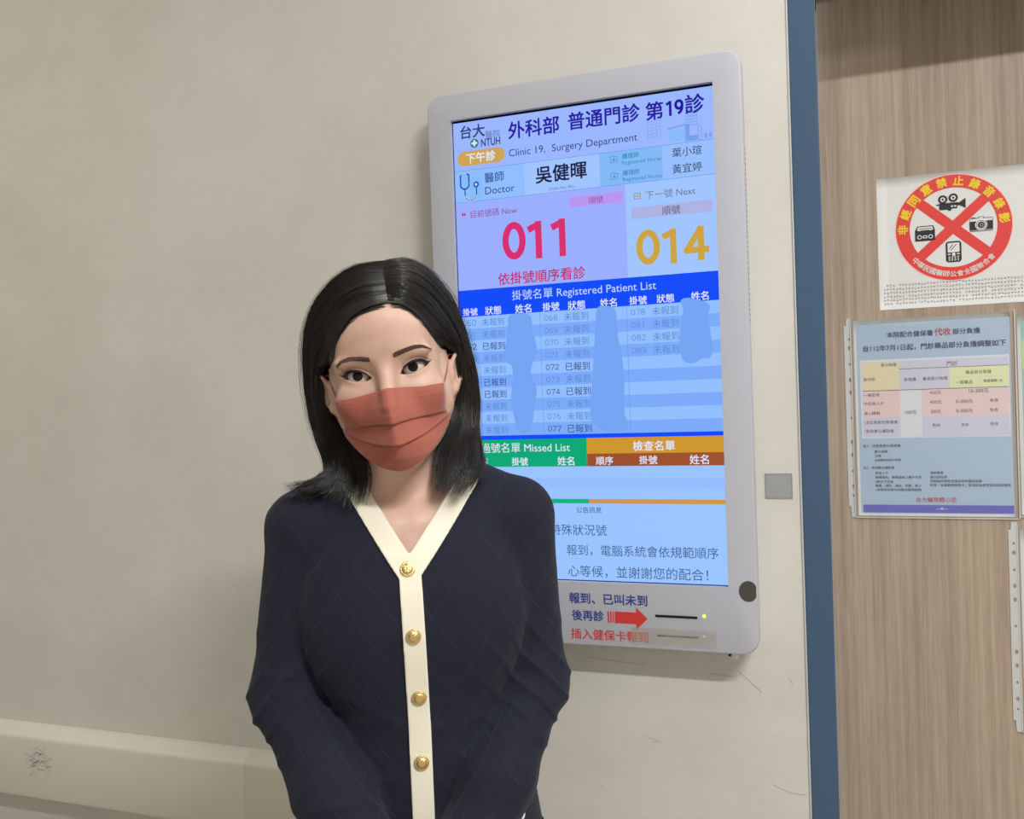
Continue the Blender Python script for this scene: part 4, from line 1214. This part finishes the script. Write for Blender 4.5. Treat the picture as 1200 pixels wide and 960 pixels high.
for sg in (-1, 1):
    # dark liner along the upper lid with a short wing, and a fine row of lashes
    ex = np.linspace(-0.0152, 0.0192, 44)
    zu = np.where(ex < 0.0158, lid_up(np.minimum(ex, 0.0158)), lid_up(np.array(0.0158))+(ex-0.0158)*0.50)+0.0004
    hx = sg*(0.0326+ex)
    hy = np.maximum(np.minimum(face_y(hx, zu+0.0012), face_y(hx, zu+0.0004))-0.0004, -0.0780)
    n_ = 8
    rad = np.interp(ex, [-0.0152, -0.010, 0.0, 0.010, 0.0160, 0.0192], [0.0004, 0.0011, 0.0016, 0.0019, 0.0015, 0.0002])
    ring = [np.stack([hx, hy-rad*0.55*math.sin(2*math.pi*k/n_), zu+rad*math.cos(2*math.pi*k/n_)], -1) for k in range(n_)]
    V = np.stack(ring, 1).reshape(-1, 3); k_ = len(ex)
    F = np.array([(i*n_+k, i*n_+(k+1) % n_, (i+1)*n_+(k+1) % n_, (i+1)*n_+k) for i in range(k_-1) for k in range(n_)])
    n = 46; el = np.linspace(-0.012, 0.0175, n)
    zl = np.where(el < 0.0158, lid_up(np.minimum(el, 0.0158)), lid_up(np.array(0.0158)))
    b0 = np.stack([sg*(0.0326+el), face_y(sg*(0.0326+el), zl+0.0006, 0.0004), zl+0.0004], -1)
    LL_ = np.interp(el, [-0.012, 0.0, 0.0175], [0.0025, 0.0045, 0.0060])[:, None]
    dv = np.stack([sg*np.interp(el, [-0.012, 0.0175], [-0.25, 0.75]), np.full(n, -0.62), np.full(n, 0.30)], -1)
    pth = np.stack([b0+dv*LL_*s+np.array([0, 0, 0.0022])*s*s for s in np.linspace(0, 1, 5)], 1)
    V2, F2 = tubes(pth, np.full(n, 0.00022), 0.00006)
    F2 = F2+len(V)
    mesh_np('eyelashes', h2l(np.concatenate([V, V2])), np.concatenate([F, F2]), M_lash, woman)

# -- cardigan
M_knit = mat('navy_knit', (35, 37, 51), 0.85, spec=0.15, Sheen_Weight=0.06)
def _knit():
    nt, b, N, L = nodes(M_knit)
    tc = N('ShaderNodeTexCoord'); sp_ = N('ShaderNodeSeparateXYZ'); L(tc.outputs['Object'], sp_.inputs[0])
    def P(op, a, bb=0.0, cc=0.0):
        n = N('ShaderNodeMath'); n.operation = op
        for i, q in enumerate((a, bb, cc)):
            if isinstance(q, (int, float)): n.inputs[i].default_value = q
            else: L(q, n.inputs[i])
        return n.outputs[0]
    nz = N('ShaderNodeTexNoise'); nz.inputs['Scale'].default_value = 9; L(tc.outputs['Object'], nz.inputs['Vector'])
    wob = P('MULTIPLY', nz.outputs['Fac'], 0.35)
    u = P('ADD', P('MULTIPLY', sp_.outputs[0], 1/0.042), wob); v = P('MULTIPLY', sp_.outputs[2], 1/0.060)
    def ln(q):
        fr = P('FRACT', q); return P('ABSOLUTE', P('SUBTRACT', fr, 0.5))
    l1 = ln(P('ADD', u, v)); l2 = ln(P('SUBTRACT', u, v))
    m = P('MINIMUM', l1, l2)
    mr = N('ShaderNodeMapRange'); mr.inputs[1].default_value = 0.0; mr.inputs[2].default_value = 0.028; mr.inputs[3].default_value = 1; mr.inputs[4].default_value = 0
    L(m, mr.inputs[0])
    # fine knit ribs
    wv = N('ShaderNodeTexWave'); wv.inputs['Scale'].default_value = 520; wv.inputs['Distortion'].default_value = 1.5; wv.bands_direction = 'X'
    L(tc.outputs['Object'], wv.inputs['Vector'])
    gr = N('ShaderNodeTexNoise'); gr.inputs['Scale'].default_value = 420; L(tc.outputs['Object'], gr.inputs['Vector'])
    h = P('ADD', P('MULTIPLY', mr.outputs[0], 1.0), P('MULTIPLY', gr.outputs['Fac'], 0.25))
    bu = N('ShaderNodeBump'); bu.inputs['Strength'].default_value = 0.42; bu.inputs['Distance'].default_value = 0.0016
    L(h, bu.inputs['Height']); L(bu.outputs[0], b.inputs['Normal'])
    mx = N('ShaderNodeMix'); mx.data_type = 'RGBA'
    mx.inputs[6].default_value = (*lin((35, 37, 51)), 1); mx.inputs[7].default_value = (*lin((56, 58, 78)), 1)
    L(P('MULTIPLY', mr.outputs[0], 0.38), mx.inputs[0]); L(mx.outputs[2], b.inputs['Base Color'])
_knit()
M_trim = bump_noise(mat('cream_trim', (243, 236, 218), 0.8, spec=0.2, Sheen_Weight=0.2), 500, 0.25, 0.0006)
def cuff(x, y, z):
    """trims the sleeves at the wrists and the hem at the hip"""
    d = 0.835-z
    for el, wr in ((ELL_, WRL), (ELR, WRR)):
        a = np.array(el); b = np.array(wr); n = (b-a)/np.linalg.norm(b-a)
        s = (x-b[0])*n[0]+(y-b[1])*n[1]+(z-b[2])*n[2]
        near = np.sqrt((x-b[0])**2+(y-b[1])**2+(z-b[2])**2)-0.075
        d = np.maximum(d, np.minimum(s-0.004, -near))
    return d
def card_field(x, y, z):
    X, Y, Z = np.broadcast_arrays(x, y, z)
    d = upper(X, Y, Z)
    d = smax(d, -vneck(X, Y, Z), 0.002)
    return np.maximum(d, cuff(X, Y, Z))
V, Q = surface(card_field, span((-0.235, 0.262, 0.0026)), span((-0.185, 0.185, 0.0028)), span((0.82, 1.425, 0.0026)))
cardigan = mesh_np('cardigan', V, Q, M_knit, woman)
def trim_field(x, y, z):
    X, Y, Z = np.broadcast_arrays(x, y, z)
    d = upper(X, Y, Z, False)
    c = vneck(X, Y, Z)
    band = np.minimum(np.maximum(np.maximum(c-0.0235, -c-0.0006), 1.275-Z), placket(X, Y, Z))
    return np.maximum(np.maximum(d-0.0030, -(d+0.004)), band)
V, Q = surface(trim_field, span((-0.11, 0.14, 0.0014)), span((-0.125, -0.02, 0.0014), (-0.02, 0.16, 0.003)), span((0.834, 1.27, 0.003), (1.27, 1.43, 0.0014)))
trim = mesh_np('placket_trim', V, Q, M_trim, cardigan)
trim['label'] = 'cream edging of the neck and button band'

def surf_y(f, x, z, y0=-0.2, y1=0.03):
    ys = np.linspace(y0, y1, 800)
    D_ = f(np.full_like(ys, x), ys, np.full_like(ys, z))
    return float(ys[int(np.argmax(D_ < 0))])
M_gold = bump_noise(mat('gold_button', (232, 200, 140), 0.33, 1.0), 420, 0.7, 0.0012)
U0 = lambda x, y, z: upper(x, y, z, False)-0.003
def button(x, z):
    y = surf_y(U0, x, z)
    n = 28; prof = [(0.0084, 0.0), (0.0088, -0.0010), (0.0084, -0.0022), (0.0074, -0.0026), (0.0066, -0.0024), (0.0060, -0.0030), (0.0040, -0.0040), (0.0016, -0.0045)]
    V = [(r*math.cos(2*math.pi*i/n), d, r*math.sin(2*math.pi*i/n)) for r, d in prof for i in range(n)]+[(0, -0.0046, 0)]
    F = [(j*n+i, j*n+(i+1) % n, (j+1)*n+(i+1) % n, (j+1)*n+i) for j in range(len(prof)-1) for i in range(n)]
    F += [((len(prof)-1)*n+i, (len(prof)-1)*n+(i+1) % n, len(V)-1) for i in range(n)]
    mb = MB(); mb.add(V, F, M_gold)
    # embossed crest
    for q in range(7):
        a = q*0.9; r1 = 0.0042
        mb.line([(0.0008*math.cos(a), 0.0008*math.sin(a)), (r1*math.cos(a+0.5), r1*math.sin(a+0.5))], 0.0010, -0.0044, M_gold)
    o = mb.build('button', cardigan, True)
    slope = math.atan2(surf_y(U0, x, z+0.008)-surf_y(U0, x, z-0.008), 0.016)
    o.location = (x, y, z); o.rotation_euler = (-slope, 0, 0)
    return o
for x, z in ((0.0108, 1.2852), (0.0146, 1.2112), (0.0186, 1.1382), (0.0190, 1.0625), (0.0200, 0.985), (0.0205, 0.908)): button(x, z)
# cream pocket edging at the right hip
mb = MB(); P = []
for i in range(13):
    a = math.radians(-60+200*i/12)
    P.append((0.1360+0.0055*math.cos(a), 0.9760+0.0055*math.sin(a)))
P += [(0.092, 0.940), (0.099, 0.930)]
V = []
for px, pz in P:
    V.append((px, surf_y(U0, px, pz)-0.0025, pz))
k = len(V); V += [(a, b+0.004, c) for a, b, c in V]
mb.add(V, [tuple(range(k))]+[(i, (i+1) % k, k+(i+1) % k, k+i) for i in range(k)], M_trim)
mb.build('pocket_trim', cardigan)

# -- trousers and shoes
M_trs = mat('dark_trousers', (34, 35, 42), 0.85, spec=0.2)
def trs_field(x, y, z):
    X, Y, Z = np.broadcast_arrays(x, y, z)
    t = torso(X, Y, Z)
    d = smin(np.maximum(t, Z-1.0), legs(X, Y, Z)-0.007, 0.02)
    return np.maximum(np.maximum(d, 0.085-Z), Z-0.93)
V, Q = surface(trs_field, span((-0.19, 0.225, 0.005)), span((-0.15, 0.2, 0.005)), span((0.075, 0.94, 0.006)))
mesh_np('trousers', V, Q, M_trs, woman)
M_shoe = mat('black_shoe', (24, 24, 26), 0.4)
for sg in (-1, 1):
    c = 0.018
    def shoe(x, y, z):
        X, Y, Z = np.broadcast_arrays(x, y, z)
        d = cone(X, Y, Z, (c+sg*0.085, 0.075, 0.045), (c+sg*0.102, -0.100, 0.028), 0.041, 0.033)
        d = np.maximum(np.maximum(d, -Z+0.001), Z-0.075-0.2*np.maximum(0, Y-0.06))
        return d
    V, Q = surface(shoe, span((c+sg*0.09-0.06, c+sg*0.09+0.06, 0.004)), span((-0.15, 0.13, 0.004)), span((-0.008, 0.10, 0.004)))
    mesh_np('shoe', V, Q, M_shoe, woman)

# -- face mask
M_mask = bump_noise(mat('terracotta_mask', (170, 96, 82), 0.75, spec=0.25, Sheen_Weight=0.15), 650, 0.25, 0.0004)
def mask_mesh():
    Vs, Fs = [], []
    nu, nv = 56, 22
    u = np.linspace(-1, 1, nu); au = np.abs(u)
    def add(zt, zb, xt, xb, yoff0, yoff1, p0, p1, seam=False):
        """one pleat panel from the height curve zt down to zb"""
        base = sum(len(q) for q in Vs)
        rows = []
        for j in range(nv):
            w = j/(nv-1)
            z = zt+(zb-zt)*w; x = u*(xt+(xb-xt)*w)
            yc = np.interp(z, [-0.122, -0.112, -0.100, -0.085, -0.066, -0.050, -0.040, -0.028, -0.018], [-0.066, -0.079, -0.0930, -0.103, -0.1085, -0.1125, -0.1105, -0.0995, -0.0875])
            ys = np.interp(z, [-0.12, -0.07, -0.045, -0.02], [-0.024, -0.022, -0.026, -0.034])
            p = p0+(p1-p0)*w
            y = yc+(ys-yc)*au**p+0.004*np.sin(math.pi*au)*(-1)
            yf = face_y(x*0.985, z+0*x, 0.0022)
            y = smin(y, yf, 0.008)+yoff0+(yoff1-yoff0)*w
            if seam:
                y = y-0.0006*math.exp(-((w-0.16)/0.035)**2)-0.0006*math.exp(-((w-0.30)/0.035)**2)
            rows.append(np.stack([x, y, z], -1))
        Vs.append(np.concatenate(rows))
        Fs.append(np.array([(base+j*nu+i, base+(j+1)*nu+i, base+(j+1)*nu+i+1, base+j*nu+i+1) for j in range(nv-1) for i in range(nu-1)]))
    top = -0.0236+0.0042*np.clip(1-au*1.6, 0, 1)
    pl1 = -0.0578-0.0018*np.exp(-(au/0.2)**2)+0.0012*au
    bot = -0.1140+0.0485*au**1.75
    mid = pl1+(bot-pl1)*(0.50-0.06*(1-au))
    add(top, pl1, 0.0625, 0.0590, -0.0015, -0.0046, 1.02, 1.12, True)
    add(pl1+0.0060, mid-0.0006*0, 0.0590, 0.0606, 0.0006, -0.0042, 1.12, 1.30)
    add(mid+0.0055*np.clip(1-0.6*au, 0.2, 1), bot, 0.0645, 0.0632, 0.0012, 0.0006, 1.25, 1.6)
    return np.concatenate(Vs), np.concatenate(Fs)
V, F = mask_mesh()
mask = mesh_np('face_mask', h2l(V), F, M_mask, woman)
md = mask.modifiers.new('thickness', 'SOLIDIFY'); md.thickness = 0.0007; md.offset = 0.0
for sg in (-1, 1):
    a = []
    for p in ([(0.0625, -0.034, -0.025), (0.0685, -0.018, -0.010), (0.0730, 0.000, 0.010), (0.0850, 0.022, 0.010), (0.0780, 0.018, -0.034), (0.0610, -0.022, -0.064)],):
        q = np.array(p); q[:, 0] *= sg
        t = np.linspace(0, len(q)-1, 30)
        a.append(np.stack([np.interp(t, range(len(q)), q[:, k]) for k in range(3)], -1))
    V, F = tubes(np.array(a), [0.0008], 0.0007, 6)
    mesh_np('ear_loop', h2l(V), F, M_mask, mask)

# -- hair
M_hair = mat('black_hair', (27, 23, 22), 0.30, spec=0.75)
def smooth_path(P, T):
    P = np.array(P, float); n = len(P)
    t = np.linspace(0, n-1-1e-6, T); i = t.astype(int); f = (t-i)[:, None]
    g = lambda k: P[np.clip(k, 0, n-1)]
    p0, p1, p2, p3 = g(i-1), g(i), g(i+1), g(i+2)
    return 0.5*(2*p1+(-p0+p2)*f+(2*p0-5*p1+4*p2-p3)*f*f+(-p0+3*p1-3*p2+p3)*f**3)
HT = 26
GUIDE = {
 -1: [[(.0165,-.078,.076),(-.006,-.083,.074),(-.028,-.078,.066),(-.047,-.064,.050),(-.061,-.043,.030),(-.072,-.014,.022),(-.084,.016,.022),(-.089,.032,-.010),(-.078,.022,-.050),(-.062,-.002,-.088),(-.055,-.022,-.118),(-.063,-.042,-.150)],
      [(.0165,-.060,.111),(-.014,-.062,.113),(-.042,-.050,.104),(-.068,-.030,.084),(-.087,-.012,.057),(-.098,.004,.022),(-.102,.010,-.012),(-.101,.008,-.045),(-.094,.000,-.076),(-.090,-.012,-.098),(-.106,-.026,-.112),(-.142,-.034,-.112)],
      [(.0165,-.020,.1305),(-.020,-.014,.1310),(-.054,.004,.117),(-.081,.020,.090),(-.096,.032,.055),(-.102,.042,.018),(-.103,.046,-.018),(-.100,.044,-.055),(-.094,.036,-.088),(-.092,.022,-.114),(-.098,.004,-.132),(-.120,-.010,-.140)],
      [(.0160,.030,.126),(-.020,.044,.128),(-.048,.062,.112),(-.068,.078,.086),(-.080,.088,.052),(-.085,.093,.016),(-.086,.094,-.020),(-.084,.090,-.058),(-.080,.082,-.094),(-.078,.076,-.124),(-.080,.070,-.150),(-.084,.066,-.170)],
      [(.012,.062,.116),(.002,.082,.106),(-.004,.097,.086),(-.008,.107,.058),(-.010,.112,.026),(-.010,.113,-.008),(-.010,.110,-.042),(-.010,.105,-.076),(-.010,.100,-.108),(-.010,.097,-.136),(-.010,.095,-.160),(-.010,.094,-.178)]],
 1: [[(.0165,-.078,.076),(.034,-.080,.071),(.047,-.070,.059),(.058,-.055,.043),(.066,-.036,.028),(.073,-.010,.022),(.083,.016,.026),(.094,.034,.002),(.086,.026,-.040),(.068,.004,-.078),(.051,-.022,-.114),(.036,-.046,-.150)],
     [(.0165,-.060,.111),(.040,-.060,.111),(.062,-.046,.099),(.080,-.026,.076),(.091,-.008,.048),(.097,.006,.014),(.099,.012,-.018),(.096,.010,-.050),(.090,.000,-.082),(.084,-.016,-.108),(.074,-.034,-.134),(.054,-.050,-.156)],
     [(.0165,-.020,.1305),(.044,-.012,.1300),(.068,.006,.113),(.086,.022,.084),(.095,.034,.050),(.099,.042,.014),(.099,.046,-.020),(.096,.044,-.056),(.091,.036,-.090),(.089,.022,-.116),(.090,.004,-.134),(.080,-.012,-.150)],
     [(.0165,.030,.126),(.040,.044,.127),(.062,.062,.110),(.077,.078,.082),(.085,.088,.048),(.088,.093,.014),(.088,.094,-.022),(.086,.090,-.058),(.082,.082,-.094),(.080,.076,-.124),(.082,.070,-.150),(.086,.066,-.170)],
     [(.014,.062,.116),(.012,.082,.106),(.010,.097,.086),(.010,.107,.058),(.010,.112,.026),(.010,.113,-.008),(.010,.110,-.042),(.010,.105,-.076),(.010,.100,-.108),(.010,.097,-.136),(.010,.095,-.160),(.010,.094,-.178)]]}
HV, HF = [], []
hoff = 0
rg = np.random.default_rng(23)
for sg in (-1, 1):
    G = np.stack([smooth_path(g, HT) for g in GUIDE[sg]])      # guides x points x 3
    def at(a):
        """hair path between the guides at parameter a (0 = face edge, 1 = nape)"""
        t = np.clip(a, 0, 1)*(len(G)-1); i = np.clip(t.astype(int), 0, len(G)-2); f = (t-i)[:, None, None]
        g = lambda k: G[np.clip(k, 0, len(G)-1)]
        p0, p1, p2, p3 = g(i-1), g(i), g(i+1), g(i+2)
        return 0.5*(2*p1+(-p0+p2)*f+(2*p0-5*p1+4*p2-p3)*f*f+(-p0+3*p1-3*p2+p3)*f**3)
    def outward(P):
        c = np.stack([0*P[..., 0]+0.002, 0*P[..., 1]+0.012, np.minimum(P[..., 2], 0.03)], -1)
        n = P-c
        return n/(np.linalg.norm(n, axis=-1, keepdims=True)+1e-9)
    tt = np.linspace(0, 1, HT)
    # closed dark underlayer
    A = np.linspace(0, 1, 48); S = at(A); S = S-outward(S)*np.interp(tt, [0, .15, 1], [0.0028, 0.0045, 0.0060])[None, :, None]
    S = S[:, :HT-6]
    nA, nT = S.shape[:2]
    q = np.array([(i*nT+j, i*nT+j+1, (i+1)*nT+j+1, (i+1)*nT+j) for i in range(nA-1) for j in range(nT-1)])
    HV.append(S.reshape(-1, 3)); HF.append(q+hoff); hoff += nA*nT
    # strands in locks
    n = 3600
    a = np.concatenate([rg.random(int(n*0.62))**1.25*0.62, rg.random(n-int(n*0.62))])
    a[:260] = rg.random(260)*0.035
    lock = np.floor(a*46+rg.random(n)*0.5).astype(int)
    LO = rg.normal(0, 1, (60, 3)); LA = rg.random((60, 2))
    P = at(a)
    b = rg.random(n)**1.6
    dep = np.interp(tt, [0, 0.12, 0.35, 1], [0.0004, 0.0025, 0.0060, 0.0130])
    P = P-outward(P)*(b[:, None]*dep[None, :])[..., None]
    grow = (tt**1.6)[None, :, None]
    P = P+LO[lock][:, None, :]*np.array([0.0036, 0.0036, 0.0020])*grow
    P = P+outward(P)*((LA[lock][:, :1]-0.5)*0.0042*np.sin(math.pi*np.clip(tt*1.15, 0, 1))[None, :])[..., None]
    P = P+rg.normal(0, 1, (n, 1, 3))*np.array([0.0013, 0.0013, 0.0010])*(0.25+1.6*grow)
    wv = np.sin(tt[None, :]*(5+3*LA[lock][:, 1:2])*2.2+LA[lock][:, :1]*6.28)
    P[..., 0] += 0.0030*wv*tt[None, :]**2; P[..., 1] += 0.0022*np.cos(wv*2)*tt[None, :]**2
    # keep the front strands on the skin of the forehead and temples
    fr = np.where(a < 0.30)[0]; J = 15
    q = P[fr, :J]
    yk = face_y(q[..., 0], q[..., 2], 0.0008+0.0035*(1-b[fr])[:, None])
    ok = (np.abs(q[..., 0]) < 0.071) & (q[..., 2] > 0.012) & (q[..., 1] < 0.012) & (yk < 0.02)
    q[..., 1] = np.where(ok, np.minimum(q[..., 1], yk), q[..., 1])
    P[fr, :J] = q
    # uneven lengths
    cut = 0.84+0.16*rg.random(n)**0.7-0.07*LA[lock][:, 0]*(rg.random(n) < 0.7)
    idx = cut[:, None]*tt[None, :]*(HT-1); i0 = np.clip(idx.astype(int), 0, HT-2); f = (idx-i0)[..., None]
    P = np.take_along_axis(P, i0[..., None].repeat(3, 2), 1)*(1-f)+np.take_along_axis(P, (i0+1)[..., None].repeat(3, 2), 1)*f
    V, F = tubes(P, 0.00030+0.00050*rg.random(n)**1.5, 0.00014)
    HV.append(V); HF.append(F+hoff); hoff += len(V)
    # short fine hairs softening the hairline
    n = 950
    P = at(rg.random(n)*0.02)
    idx = (0.02+0.42*rg.random(n)[:, None]+np.linspace(0, 0.16, 9)[None, :])*(HT-1)
    i0 = np.clip(idx.astype(int), 0, HT-2); f = (idx-i0)[..., None]
    P = np.take_along_axis(P, i0[..., None].repeat(3, 2), 1)*(1-f)+np.take_along_axis(P, (i0+1)[..., None].repeat(3, 2), 1)*f
    low = (rg.random(n)**2.0*0.0070)[:, None]*np.linspace(1, 0.15, 9)[None, :]
    P[..., 2] -= low; P[..., 0] -= sg*low*0.45
    P[..., 1] = np.minimum(face_y(P[..., 0], P[..., 2], 0.0004), P[..., 1]+0.004)
    V, F = tubes(P, np.full(n, 0.00012), 0.00004)
    HV.append(V); HF.append(F+hoff); hoff += len(V)
    # loose fine hairs
    n = 70
    P = at(rg.random(n)*0.7)
    P = P+outward(P)*(0.0015+0.0075*rg.random((n, 1))**2*np.sin(math.pi*tt)[None, :])[..., None]+rg.normal(0, 1, (n, 1, 3))*0.003*grow
    V, F = tubes(P, np.full(n, 0.00016), 0.00008)
    HV.append(V); HF.append(F+hoff); hoff += len(V)
mesh_np('hair', h2l(np.concatenate(HV)), np.concatenate(HF), M_hair, woman)
